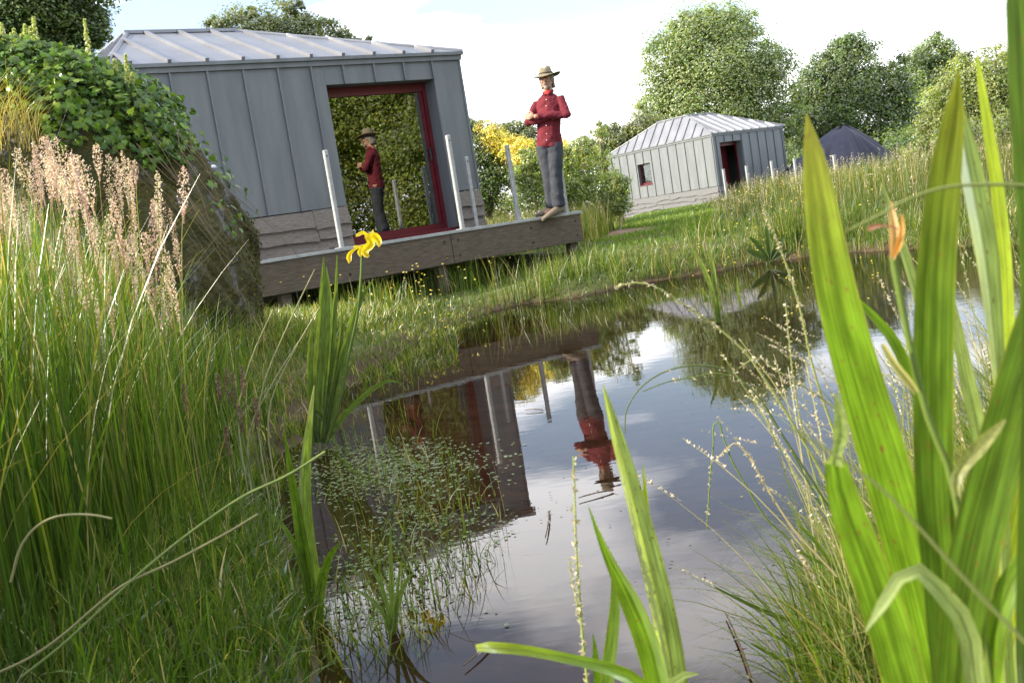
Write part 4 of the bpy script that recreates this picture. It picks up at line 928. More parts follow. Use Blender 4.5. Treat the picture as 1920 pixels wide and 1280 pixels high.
for pts, ra in (([(-0.012, 0, 0.88), (-0.008, -0.012, 0.72), (0.0, -0.02, 0.50), (-0.015, 0.01, 0.28), (-0.028, 0.045, 0.105)], [0.108, 0.098, 0.084, 0.080, 0.084]),
                ([(0.138, 0, 0.88), (0.128, -0.03, 0.72), (0.105, -0.05, 0.50), (0.093, -0.05, 0.28), (0.083, -0.045, 0.10)], [0.108, 0.098, 0.084, 0.080, 0.086])):
    loft(ac, pts, ra, sides=18)
remeshed(ac, "jeans", JEANS, man, 0.011, 2, (0.016, 0.07))
for (ax, ay, dx, dy, dz) in ((-0.035, 0.045, -0.175, -0.13, 0.0), (0.085, -0.055, -0.18, -0.20, -0.065)):
    ac = Acc(); L_ = math.hypot(dx, dy)
    loft(ac, [(ax - dx * 0.28, ay - dy * 0.28, 0.058), (ax, ay, 0.066), (ax + dx * 0.45, ay + dy * 0.45, 0.052 + dz * 0.4), (ax + dx * 0.85, ay + dy * 0.85, 0.036 + dz * 0.85), (ax + dx * 1.05, ay + dy * 1.05, 0.030 + dz)], [0.037, 0.043, 0.047, 0.049, 0.036], [0.048, 0.056, 0.044, 0.033, 0.024], ref=(0, 0, 1), sides=16)
    sh = ac.obj("shoe", SHOE, man, True); sh.modifiers.new("round", 'SUBSURF').levels = 1
    ac = Acc(); loft(ac, [(ax - dx * 0.30, ay - dy * 0.30, 0.009), (ax, ay, 0.009), (ax + dx * 0.5, ay + dy * 0.5, 0.009 + dz * 0.45), (ax + dx * 1.08, ay + dy * 1.08, 0.010 + dz)], [0.034, 0.038, 0.046, 0.030], [0.009] * 4, ref=(0, 0, 1), sides=12); ac.obj("sole", SOLE, sh, True)
# hat: crown and curled brim from one closed profile
prof = [(0.0, 0.098), (0.035, 0.103), (0.060, 0.108), (0.074, 0.098), (0.082, 0.060), (0.090, 0.010), (0.098, 0.000), (0.140, -0.004), (0.178, -0.010), (0.192, -0.012), (0.192, -0.017), (0.175, -0.017), (0.130, -0.012), (0.092, -0.008)]
nh = 44; hv = []
for r_, z in prof:
    for k in range(nh):
        a = 2 * math.pi * k / nh; x, y = math.cos(a), math.sin(a)
        zz = z; rx, ry = r_ * 0.98, r_ * 1.12
        if r_ > 0.095: zz += 0.026 * (abs(x) ** 2.2) * ((r_ - 0.095) / 0.097) ** 1.3 - 0.022 * max(0, -y) ** 2 * (r_ - 0.095) / 0.097
        if r_ < 0.08 and z > 0.09: zz -= 0.026 * math.exp(-(x * r_ / 0.024) ** 2) ; rx *= 0.92 if y < 0 else 1.0
        hv.append((hx + rx * x, hy + ry * y, hz + 0.062 + zz))
hq = [(a * nh + k, a * nh + (k + 1) % nh, (a + 1) * nh + (k + 1) % nh, (a + 1) * nh + k) for a in range(len(prof) - 1) for k in range(nh)]
ac = Acc(); ac.add(hv, hq, (1, 1, 1)); hat = ac.obj("hat", FELT, man, True)
ac = Acc(); th = np.linspace(0, 2 * np.pi, 33); bandp = np.stack([hx + 0.0885 * np.cos(th), hy + 0.101 * np.sin(th), np.full(33, hz + 0.085)], 1); tube(ac, bandp, 0.0085, 6); ac.obj("hat_band", BAND, hat, True)
ac = Acc()
for a in np.linspace(-0.5, math.pi + 0.5, 30):
    for z in (0.04, 0.0, -0.04, -0.075):
        if z < -0.03 and not (0.2 < a < 2.95): continue
        rr_ = 0.014 + rng.uniform(0, 0.010); ellip(ac, (hx + 0.079 * math.cos(a), hy + 0.012 + 0.094 * math.sin(a), hz + z + rng.normal(0, .006)), (rr_, rr_, rr_ * 1.2), 8, 5)
remeshed(ac, "hair", HAIR, man, 0.006, 1)
ac = Acc(); ellip(ac, (hx, hy - 0.086, hz - 0.100), (0.026, 0.018, 0.028)); loft(ac, [(hx - 0.042, hy - 0.094, hz - 0.058), (hx, hy - 0.118, hz - 0.043), (hx + 0.042, hy - 0.094, hz - 0.058)], [0.007, 0.011, 0.007])
for s_ in (-1, 1): ellip(ac, (hx + s_ * 0.045, hy - 0.062, hz - 0.085), (0.012, 0.020, 0.018))
remeshed(ac, "beard", HAIR, man, 0.005, 1)
ac = Acc(); loft(ac, [(hx - 0.02, hy - 0.1, hz - 0.067), (hx, hy - 0.108, hz - 0.066), (hx + 0.02, hy - 0.1, hz - 0.067)], [0.004, 0.006, 0.004]); ac.obj("mouth", LIP, man, True)
for s_ in (-1, 1):
    ac = Acc(); ellip(ac, (hx + s_ * 0.030, hy - 0.093, hz + 0.016), (0.010, 0.006, 0.005), 10, 6); ac.obj("eye", EYE, man, True)
    ac = Acc(); loft(ac, [(hx + s_ * 0.012, hy - 0.098, hz + 0.036), (hx + s_ * 0.032, hy - 0.098, hz + 0.042), (hx + s_ * 0.052, hy - 0.085, hz + 0.034)], [0.004, 0.005, 0.003], sides=6); ac.obj("eyebrow", HAIR, man, True)

# ------------------------------------------------------------------ grasses
GR = [(0.060, 0.120, 0.014), (0.085, 0.150, 0.016), (0.044, 0.085, 0.012), (0.11, 0.175, 0.02), (0.07, 0.105, 0.018)]
GRY = [(0.14, 0.19, 0.026), (0.175, 0.205, 0.035), (0.11, 0.16, 0.022)]
DRY = [(0.36, 0.29, 0.16), (0.46, 0.39, 0.25), (0.30, 0.23, 0.12)]
RUSH = [(0.038, 0.080, 0.012), (0.052, 0.10, 0.014), (0.03, 0.062, 0.012), (0.07, 0.12, 0.016)]
def zpts(x, y, dz=-0.01): return np.stack([x, y, height(x, y) + dz], 1)
def uni(n, x0, x1, y0, y1): return rng.uniform(x0, x1, n), rng.uniform(y0, y1, n)
def palc(N, main, dryfrac=0.1, s=0.18):
    c = mixc(main, N, s=s); d = rng.random(N) < dryfrac; c[d] = mixc(DRY, int(d.sum())); return c
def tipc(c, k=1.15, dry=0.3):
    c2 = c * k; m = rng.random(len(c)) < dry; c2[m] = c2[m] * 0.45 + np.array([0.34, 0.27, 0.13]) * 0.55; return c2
def panicle(acc, tip, axis, L, n, w, pal, size=0.007, pointed=True):
    """loose seed head: little spikelets on side branches below each tip"""
    N = len(tip); t = rng.random((N, n)) ** 0.85
    ax = axis / (np.linalg.norm(axis, axis=1, keepdims=True) + 1e-9)
    L = np.broadcast_to(np.asarray(L, float), (N,)); w = np.broadcast_to(np.asarray(w, float), (N,))
    P = tip[:, None] - ax[:, None] * (t * L[:, None])[..., None]
    wid = w[:, None] * (np.sin(np.clip(t * 1.05 + 0.06, 0, 1) * np.pi) ** 0.8) * rng.random((N, n)) ** 0.5
    a = rng.uniform(0, 2 * np.pi, (N, n))
    P = P + np.stack([np.cos(a) * wid, np.sin(a) * wid, wid * 0.55], -1)
    c = np.repeat(mixc(pal, N, s=0.15)[:, None], n, 1) * np.exp(rng.normal(0, 0.2, (N, n, 1)))
    leafquads(acc, P.reshape(-1, 3), size * rng.uniform(0.7, 1.4, N * n), np.clip(c.reshape(-1, 3), 0, .9), 0.0, 0.42)
PINK = [(0.60, 0.44, 0.34), (0.64, 0.49, 0.36), (0.50, 0.33, 0.27), (0.60, 0.50, 0.34)]
PALE = [(0.46, 0.40, 0.27), (0.40, 0.37, 0.22), (0.52, 0.45, 0.33)]

# tall foreground grass on the left bank
acc = Acc()
x, y = uni(52000, -5.2, -0.45, 1.35, 6.0)
d = pond_sdf(x, y); a_ = x / y
hf = np.clip((-0.20 - a_) / 0.20, 0, 1)                       # grows taller away from the water
keep = (d > 0.02) & (rng.random(len(x)) < (0.25 + 0.75 * hf) * np.clip(1.25 - y * 0.10, 0.45, 1)) & ((y > 1.75 + 0.25 * rng.random(len(x))) | ((x < -1.15) & (y > 1.35))) 
x, y, hf, d = x[keep], y[keep], hf[keep], d[keep]
sel = rng.random(len(x)) < 0.62
x, y, hf = x[sel], y[sel], hf[sel]; N = len(x)
P = zpts(x, y)
ppx, ppy = project(P); front = ppy > np.interp(ppx, [-90, -60, 0, 150, 300, 420, 520], [4000, 1400, 1330, 1200, 1040, 940, 860]) + rng.normal(0, 25, N)
h = (0.16 + 0.72 * hf ** 0.8) * rng.uniform(0.65, 1.2, N) * np.where(front, 0.26, 1.0)
c = palc(N, RUSH + GR, 0.03)
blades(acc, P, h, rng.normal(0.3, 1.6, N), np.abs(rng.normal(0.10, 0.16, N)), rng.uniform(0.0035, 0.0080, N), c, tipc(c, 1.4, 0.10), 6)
# broader arching leaves
k = rng.random(N) < 0.14; c = palc(int(k.sum()), GR + GRY, 0.04)
blades(acc, P[k], h[k] * 0.85, rng.uniform(0, 6.28, k.sum()), rng.uniform(0.08, 0.5, k.sum()), rng.uniform(0.006, 0.011, k.sum()), c, tipc(c, 1.2, 0.2), 8)
# broken, leaning dry stalks
k = rng.random(N) < 0.014
blades(acc, P[k], h[k] * 1.1, rng.uniform(-.8, .8, k.sum()), rng.uniform(0.4, 1.0, k.sum()), 0.0035, mixc(DRY, int(k.sum())) * 0.7, mixc(DRY, int(k.sum())) * 0.7, 6, droop=1.3)
props(acc.obj("tall_grass", GRASS), "dense tall green grass filling the left foreground bank", None, None, "stuff")
# flowering stems with pink-buff seed heads
acc = Acc(); sacc = Acc()
y = rng.uniform(2.5, 4.0, 95); pxs = rng.beta(1.3, 1.6, 95) * 400 - 40
x = np.array([at(p_, 560, yy)[0] for p_, yy in zip(pxs, y)])
P = zpts(x, y); N = len(x)
pyt = 240 + rng.gamma(1.6, 75, N) + np.clip(pxs - 270, 0, 999) * 1.3 + np.clip(20 - pxs, 0, 100) * 0.8
zt_ = np.array([at(p_, q_, yy)[2] for p_, q_, yy in zip(pxs, pyt, y)])
h = np.clip(zt_ - P[:, 2], 0.35, 1.45)
c = mixc([(0.16, 0.20, 0.05), (0.22, 0.23, 0.08), (0.12, 0.17, 0.04), (0.22, 0.16, 0.08)], N)
az_ = rng.normal(0.2, 1.4, N); ln = np.abs(rng.normal(0.05, 0.07, N))
tips = blades(acc, P, h, az_, ln, 0.0030, mixc(RUSH + GR, N) * 1.2, c * 1.25, 6, waz=rng.normal(0, 0.4, N), pw=0.2)
ax = np.stack([np.cos(az_) * ln * 1.6, np.sin(az_) * ln * 1.6, np.ones(N)], 1)
panicle(sacc, tips, ax, rng.uniform(0.11, 0.22, N), 300, rng.uniform(0.007, 0.026, N), PINK, 0.0068)
g_ = acc.obj("flowering_stems", GRASS); props(g_, "thin flowering grass stems rising over the left bank", None, None, "stuff")
props(sacc.obj("seed_heads", SEED), "pinkish feathery seed heads of the tall left hand grass", None, None, "stuff")

# low straggling grass at the left waterline and bank
acc = Acc()
x, y = uni(26000, -1.9, -0.25, 1.5, 4.2); d = pond_sdf(x, y); k = (d > -0.06) & (d < 1.1); x, y = x[k], y[k]; N = len(x)
c = palc(N, GR + [(0.05, 0.09, 0.016)], 0.06)
blades(acc, zpts(x, y), rng.uniform(0.05, 0.17, N), rng.uniform(0, 6.28, N), rng.uniform(0.1, 1.0, N), rng.uniform(0.003, 0.007, N), c, tipc(c, 1.2, 0.08), 4)
k = rng.random(N) < 0.06; c = palc(int(k.sum()), GR, 0.02)   # broader herb leaves in the sward
blades(acc, zpts(x[k], y[k]), rng.uniform(0.06, 0.15, k.sum()), rng.uniform(0, 6.28, k.sum()), rng.uniform(0.4, 1.1, k.sum()), rng.uniform(0.012, 0.022, k.sum()), c, c * 1.1, 5)
x, y = uni(22000, -2.8, -0.2, 4.0, 11.4); d = pond_sdf(x, y); k = (d > -0.10) & (rng.random(len(x)) < np.clip(1.3 - d * 0.4, 0.25, 1)); x, y, d = x[k], y[k], d[k]; N = len(x)
c = palc(N, GR + GRY[:1], 0.14)
hh = np.where(d < 0.35, rng.uniform(0.05, 0.16, N), rng.uniform(0.10, 0.36, N)) * np.where(y > 7.5, 0.55, 1)
blades(acc, zpts(x, y), hh, rng.uniform(0, 6.28, N), rng.uniform(0.05, 0.9, N), rng.uniform(0.004, 0.010, N), c, tipc(c, 1.25, 0.3), 4)
props(acc.obj("bank_grass", GRASS), "short straggling grass along the left shore of the pond", None, None, "stuff")

# grass growing out of shallow water on the left
acc = Acc()
pts = []
while len(pts) < 1500:
    px, py = rng.uniform(560, 1010), rng.uniform(690, 1260)
    lim = np.interp(py, [690, 760, 830, 950, 1080, 1160, 1260], [840, 790, 830, 960, 950, 870, 760])
    dens = np.exp(-((px - (lim - 150)) / 150.0) ** 2)
    if px < lim and rng.random() < dens: pts.append(atz(px, py, 0.0))
P = np.array(pts); P[:, 2] = -0.02; N = len(P); c = palc(N, GR + GRY, 0.1)
blades(acc, P, rng.uniform(0.03, 0.13, N) * (1 + 0.6 * (rng.random(N) < 0.12)), rng.uniform(0, 6.28, N), np.abs(rng.normal(0.35, 0.5, N)), rng.uniform(0.0022, 0.005, N), c, tipc(c, 1.2, 0.2), 4, droop=1.5)
# grass tongue running into the pond
m = 1500; px, py = rng.uniform(640, 860, m), rng.uniform(600, 725, m)
k = py < 735 - (px - 640) * 0.22; P = np.array([atz(a, b_, 0.0) for a, b_ in zip(px[k], py[k])]); N = len(P); P[:, 2] = -0.01; c = palc(N, GR + GRY, 0.1)
blades(acc, P, rng.uniform(0.04, 0.15, N), rng.uniform(0, 6.28, N), np.abs(rng.normal(0.45, 0.45, N)), rng.uniform(0.004, 0.009, N), c, tipc(c, 1.2, 0.2), 4, droop=1.5)
props(acc.obj("water_grass", GRASS), "sparse grass blades standing in the shallow water", None, None, "stuff")
# floating pondweed
acc = Acc(); m = 15000
px = rng.uniform(540, 1010, m); py = rng.uniform(820, 1180, m)
dens = np.maximum(1.0 * np.exp(-(((px - 725 + (py - 880) * .5) / 140) ** 2 + ((py - 880) / 46) ** 2)), 0.22 * np.exp(-((px - (1000 - np.abs(py - 985) * 0.9 - 190)) / 130) ** 2) * (py > 880))
k = rng.random(m) < dens; P = np.array([atz(a, b_, 0.0) for a, b_ in zip(px[k], py[k])]); N = len(P)
k = pond_sdf(P[:, 0], P[:, 1]) < 0.0; P = P[k]; N = len(P)
th7 = np.linspace(0, 2 * np.pi, 7, endpoint=False); rad = rng.uniform(0.004, 0.0105, N) * (P[:, 1] / 4) ** 0.5; el = rng.uniform(0.5, 1.0, N); rot = rng.uniform(0, 3.14, N)
lx = rad[:, None] * np.cos(th7); ly = rad[:, None] * el[:, None] * np.sin(th7)
V = np.stack([P[:, 0:1] + lx * np.cos(rot)[:, None] - ly * np.sin(rot)[:, None], P[:, 1:2] + lx * np.sin(rot)[:, None] + ly * np.cos(rot)[:, None], np.broadcast_to(0.003 + rng.uniform(0, 0.003, N)[:, None], (N, 7)) + 0.1 * rad[:, None] * np.cos(th7 * 2)], -1)
V = np.concatenate([V, np.concatenate([P[:, :2], np.full((N, 1), 0.003)], 1)[:, None]], 1)
Q = (np.arange(N)[:, None, None] * 8 + np.array([(7, k_, (k_ + 1) % 7, (k_ + 1) % 7) for k_ in range(7)])[None]).reshape(-1, 4)
acc.add(V.reshape(-1, 3), Q, np.repeat(mixc([(0.20, 0.26, 0.12), (0.15, 0.21, 0.08), (0.26, 0.29, 0.16)], N), 8, 0))
props(acc.obj("pondweed", IVYM), "small round pondweed leaves floating near the left shore", None, None, "stuff")

acc = Acc(); m = 520; px, py = rng.uniform(620, 1600, m), 620 + 660 * rng.beta(1.1, 1.2, m); P = np.array([atz(a, b_, 0.0) for a, b_ in zip(px, py)])
P = P[(pond_sdf(P[:, 0], P[:, 1]) < -0.03) & (noise2(P[:, 0] * 2.1, P[:, 1] * 1.4) + rng.normal(0, .3, m) > 0.05)]; N = len(P); P[:, 2] = 0.0035
th5 = np.linspace(0, 2 * np.pi, 5, endpoint=False); rad = rng.uniform(0.001, 0.0032, N); V = np.stack([P[:, 0:1] + rad[:, None] * np.cos(th5) * 1.6, P[:, 1:2] + rad[:, None] * np.sin(th5), np.repeat(P[:, 2:3], 5, 1) + rng.uniform(0, .002, (N, 5))], -1)
acc.add(V.reshape(-1, 3), (np.arange(N)[:, None, None] * 5 + np.array([(0, 1, 2, 3), (0, 3, 4, 4)])[None]).reshape(-1, 4), np.repeat(mixc([(0.12, 0.09, 0.05), (0.20, 0.17, 0.08), (0.08, 0.07, 0.04)], N), 5, 0))
props(acc.obj("pond_crumbs", STEM), "crumbs of dead leaf and pollen floating on the pond", None, None, "stuff")

# far bank below the deck
acc = Acc()
x, y = uni(42000, -4.5, 6.5, 9.5, 15.6); d = pond_sdf(x, y); u_, v_ = (x - H1.x) * math.cos(HA) + (y - H1.y) * math.sin(HA), (x - H1.x) * math.sin(HA) - (y - H1.y) * math.cos(HA)
under = (v_ < VD + 0.0) & (u_ < 0.2); bare = np.exp(-(((x + 0.05) / 0.5) ** 2 + ((y - 12.15) / 0.22) ** 2))
k = (d > -0.03) & (d < 4.2) & (~under) & ~lawnmask(x, y) & (rng.random(len(x)) > bare * 0.95) & (noise2(x * 2.3, y * 2.3) > -0.55) & (rng.random(len(x)) < 0.75); x, y, d = x[k], y[k], d[k]; N = len(x)
c = palc(N, GR, 0.08) * 0.85
blades(acc, zpts(x, y), np.where(d < 0.3, 0.6, 1) * np.where((v_[k] < VD + 1.2) & (u_[k] < 0.3), 0.55, 1) * rng.uniform(0.05, 0.17, N), rng.uniform(0, 6.28, N), rng.uniform(0.1, 0.9, N), rng.uniform(0.006, 0.012, N), c, tipc(c, 1.15, 0.15), 3)
x, y = uni(26000, 1.2, 8.4, 5.5, 13.4); d = pond_sdf(x, y); k = (d > -0.08) & (d < 0.6) & (y > 6.5); x, y = x[k], y[k]; N = len(x); c = palc(N, GR, 0.12)
blades(acc, zpts(x, y), rng.uniform(0.12, 0.34, N), rng.uniform(0, 6.28, N), np.abs(rng.normal(0.4, 0.4, N)), rng.uniform(0.006, 0.011, N), c, tipc(c, 1.2, 0.2), 4)
# taller tufts
for px, py, n_, rad, hh in ((905, 545, 420, 0.30, 0.50), (985, 555, 520, 0.34, 0.55), (1060, 535, 300, 0.30, 0.32), (1120, 520, 200, 0.30, 0.26), (850, 560, 260, 0.3, 0.38), (790, 560, 220, 0.3, 0.36), (1000, 500, 260, 0.40, 0.42),
                            (1090, 485, 160, 0.30, 0.34), (1340, 478, 200, 0.3, 0.42), (1480, 465, 320, 0.35, 0.55), (1560, 455, 320, 0.4, 0.6), (1250, 505, 160, 0.3, 0.26), (720, 600, 260, 0.3, 0.34), (640, 590, 300, 0.4, 0.45)):
    c0 = atz(px, py, 0.1); x = c0[0] + rng.normal(0, rad * 0.6, n_); y = c0[1] + rng.normal(0, rad * 0.6, n_); k = pond_sdf(x, y) > 0.0; x, y = x[k], y[k]; N = len(x)
    c = palc(N, GR, 0.06); blades(acc, zpts(x, y), hh * rng.uniform(0.5, 1.15, N), rng.uniform(0, 6.28, N), np.abs(rng.normal(0.15, 0.25, N)), rng.uniform(0.005, 0.010, N), c, tipc(c, 1.25, 0.25), 5)
props(acc.obj("far_bank_grass", GRASS), "green tussocky grass on the far bank below the deck", None, None, "stuff")
# mown lawn
acc = Acc(); x, y = uni(120000, 0.2, 10.0, 12.6, 42.0)
k = lawnmask(x, y) & (pond_sdf(x, y) > 0.25) & (rng.random(len(x)) < np.clip(16.0 / y, 0.3, 1)) & ((((x - 2.0) / 0.9) ** 2 + ((y - 18.8) / 1.6) ** 2) > rng.uniform(0.6, 1.4, len(x))); x, y = x[k], y[k]; N = len(x)
c = palc(N, [(0.10, 0.17, 0.025), (0.125, 0.195, 0.03), (0.085, 0.145, 0.025)], 0.03, 0.12)
blades(acc, zpts(x, y), rng.uniform(0.05, 0.10, N) * (1 + (y - 13) * 0.015), rng.uniform(0, 6.28, N), rng.uniform(0.1, 0.8, N), 0.009 + 0.0009 * (y - 12), c, tipc(c, 1.15, 0.05), 2)
props(acc.obj("lawn_grass", GRASS), "bright green mown grass between the deck and the small hut", None, None, "stuff")
# tall hay meadow on the right and rough grass elsewhere
acc = Acc(); sacc = Acc()
x, y = uni(120000, -6, 34, 11.5, 58)
edge_x = 2.9 + (y - 13.0) * 0.19 + 0.3 * noise2(y * 0.8, y * 0)
hut2 = ((x - H2.x) * math.cos(HA) + (y - H2.y) * math.sin(HA) > -0.3) & ((x - H2.x) * math.cos(HA) + (y - H2.y) * math.sin(HA) < 4.4) & (-(x - H2.x) * math.sin(HA) + (y - H2.y) * math.cos(HA) > -0.3) & (-(x - H2.x) * math.sin(HA) + (y - H2.y) * math.cos(HA) < 6.3)
k = (x > edge_x) & (pond_sdf(x, y) > 0.2) & (x < y * 0.62 + 1.5) & (rng.random(len(x)) < np.clip(19.0 / y, 0.16, 1)) & ~hut2 & ((noise2(x * 0.9, y * 0.9) > -0.72)); x, y = x[k], y[k]; N = len(x)
grow = np.clip((x - edge_x[k]) / 1.0, 0.45, 1)* np.clip((pond_sdf(x, y)) / 1.2, 0.45, 1)
h = rng.uniform(0.28, 0.66, N) * grow * (1 + 0.22 * noise2(x * 0.7, y * 0.7)) * np.clip(1.1 - (y - 18) * 0.012, 0.55, 1)
c = palc(N, [(0.075, 0.115, 0.022), (0.095, 0.135, 0.026), (0.058, 0.09, 0.018), (0.115, 0.125, 0.034)], 0.06)
c = c * (0.85 + 0.35 * noise2(x * 0.55 + 3, y * 0.55))[:, None]
tips = blades(acc, zpts(x, y), h, rng.uniform(0, 6.28, N), np.abs(rng.normal(0.12, 0.2, N)), 0.007 + 0.0004 * (y - 12), c, tipc(c, 1.2, 0.22), 3)
k = rng.random(N) < 0.16; panicle(sacc, tips[k] + [0, 0, 0.05], np.tile([0.1, 0, 1.0], (int(k.sum()), 1)), 0.14, 9, 0.03, PALE + PINK[:1], 0.024)
# rough grass behind the deck and around the shrubs
x, y = uni(16000, -3.5, 3.5, 16.5, 27); u_ = (x - H1.x) * math.cos(HA) + (y - H1.y) * math.sin(HA); v_ = (x - H1.x) * math.sin(HA) - (y - H1.y) * math.cos(HA)
k = ((u_ > 0.35) | (v_ < -5.5)) & ~lawnmask(x, y) & (x < 1.2 + (y - 13.5) * .165); x, y = x[k], y[k]; N = len(x)
c = palc(N, GRY + GR, 0.2); tips = blades(acc, zpts(x, y), rng.uniform(0.25, 0.75, N), rng.uniform(0, 6.28, N), np.abs(rng.normal(0.15, 0.2, N)), 0.012, c, tipc(c, 1.3, 0.4), 3)
k = rng.random(N) < 0.08; panicle(sacc, tips[k], np.tile([0.1, 0, 1.0], (int(k.sum()), 1)), 0.14, 9, 0.03, PALE, 0.032)
props(acc.obj("meadow_grass", GRASS), "tall uncut hay meadow on the right between pond and trees", None, None, "stuff")
props(sacc.obj("meadow_seed_heads", SEED), "buff seed heads over the hay meadow", None, None, "stuff")
# rough grass outside the picture, so the place goes on
acc = Acc(); x, y = uni(26000, -14, 14, -9, 14); k = (pond_sdf(x, y) > 0.2) & ((y < 1.2) | (np.abs(x) > 0.55 * y + 0.4)) & (np.hypot(x, y - 0.1) > 0.9); x, y = x[k], y[k]; N = len(x)
c = palc(N, GR, 0.1); blades(acc, zpts(x, y), rng.uniform(0.1, 0.4, N), rng.uniform(0, 6.28, N), np.abs(rng.normal(0.2, 0.3, N)), 0.014, c, tipc(c, 1.2, 0.3), 3)
props(acc.obj("rough_grass", GRASS), "rough grass on the bank around the photographer", None, None, "stuff")

# right-hand near bank: wiry grass with pale narrow seed heads
acc = Acc(); sacc = Acc()
x, y = uni(9000, 0.40, 3.4, 1.35, 4.6); d = pond_sdf(x, y); k = (d > -0.10) & (d < 0.9) & (x / y > 0.20) & (rng.random(len(x)) < 0.72); x, y, d = x[k], y[k], d[k]; N = len(x)
c = palc(N, GR + GRY, 0.14); P = zpts(x, y); h = rng.uniform(0.10, 0.42, N) * np.clip(0.7 + d, 0.5, 1.3)
blades(acc, P, h, rng.normal(2.9, 1.3, N), np.abs(rng.normal(0.35, 0.35, N)), rng.uniform(0.002, 0.0052, N), c, tipc(c, 1.2, 0.3), 6)
# the thick wiry stand behind and between the sword leaves
m = 11000; px = 1500 + 560 * rng.beta(1.3, 1.1, m); py = rng.uniform(830, 1330, m); k = (py > np.interp(px, [1480, 1600, 1700, 1800, 1900, 2060], [1240, 1090, 985, 930, 880, 830]) + rng.normal(0, 20, m))
W_ = np.array([atz(a, b_, 0.06) for a, b_ in zip(px[k], py[k])]); xw, yw = W_[:, 0], W_[:, 1]; P2 = zpts(xw, yw); n2 = len(xw); c2 = palc(n2, GR + GR + GRY, 0.08)
blades(acc, P2, rng.uniform(0.12, 0.55, n2) * np.clip(yw / 2.6, 0.5, 1.1), rng.normal(2.7, 1.2, n2), np.abs(rng.normal(0.35, 0.35, n2)), rng.uniform(0.0022, 0.0062, n2), c2, tipc(c2, 1.25, 0.25), 6)
P = np.concatenate([P, P2]); N = len(P)
k = rng.random(N) < 0.022; n_ = int(k.sum()); az_ = rng.normal(2.8, 1.2, n_); ln = np.abs(rng.normal(0.25, 0.3, n_)); hh = rng.uniform(0.35, 0.72, n_)
c = mixc([(0.20, 0.22, 0.08), (0.32, 0.29, 0.15), (0.15, 0.18, 0.05)], n_)
tips = blades(acc, P[k], hh, az_, ln, 0.0026, c, c * 1.2, 8, pw=0.2)
ax = np.stack([np.cos(az_) * ln * 1.9, np.sin(az_) * ln * 1.9, 1 - 1.1 * np.minimum(ln, 1) ** 2], 1)
panicle(sacc, tips, ax, rng.uniform(0.08, 0.16, n_), 30, 0.0035, PALE, 0.0065)
props(acc.obj("wiry_grass", GRASS), "wiry tangled grass at the right edge of the water", None, None, "stuff")
props(sacc.obj("wiry_grass_seeds", SEED), "pale narrow seed heads on the wiry right hand grass", None, None, "stuff")
# yellow buttercups and hawkbits in the rough grass
acc = Acc(); P = []
for px, py, n_, sx, sy in ((800, 535, 60, 42, 16), (880, 480, 16, 45, 22), (640, 640, 14, 60, 40), (1410, 420, 60, 60, 40), (1560, 420, 40, 60, 40), (1640, 310, 16, 50, 12), (1500, 370, 30, 60, 25)):
    for _ in range(n_):
        a, b_ = px + rng.normal(0, sx), py + rng.normal(0, sy); w_ = atz(a, min(b_ + 30, 600), 0.25) if py > 400 else at(a, b_, 22)
        if w_[1] < 4 or w_[1] > 30: continue
        z0 = float(height(w_[0], w_[1])); P.append((w_[0], w_[1], z0 + rng.uniform(0.22, 0.45)))
P = np.array(P); N = len(P)
B0 = P.copy(); B0[:, 2] = height(P[:, 0], P[:, 1]); blades(acc, B0, P[:, 2] - B0[:, 2], 0, 0.02, 0.004, (0.10, 0.14, 0.04), (0.12, 0.16, 0.05), 3)
for dx in range(5):
    a = dx * 1.257; o_ = 0.006 * (P[:, 1:2] / 12) ** 0.7; leafquads(acc, P + np.concatenate([np.cos(a) * o_, np.sin(a) * o_, 0 * o_], 1), 0.016 * (P[:, 1] / 12) ** 0.7, mixc(Ywl, N, s=0.08), 0.6, 0.9)
props(acc.obj("buttercups", PETAL), "scattered small yellow meadow flowers on the banks", None, None, "stuff")

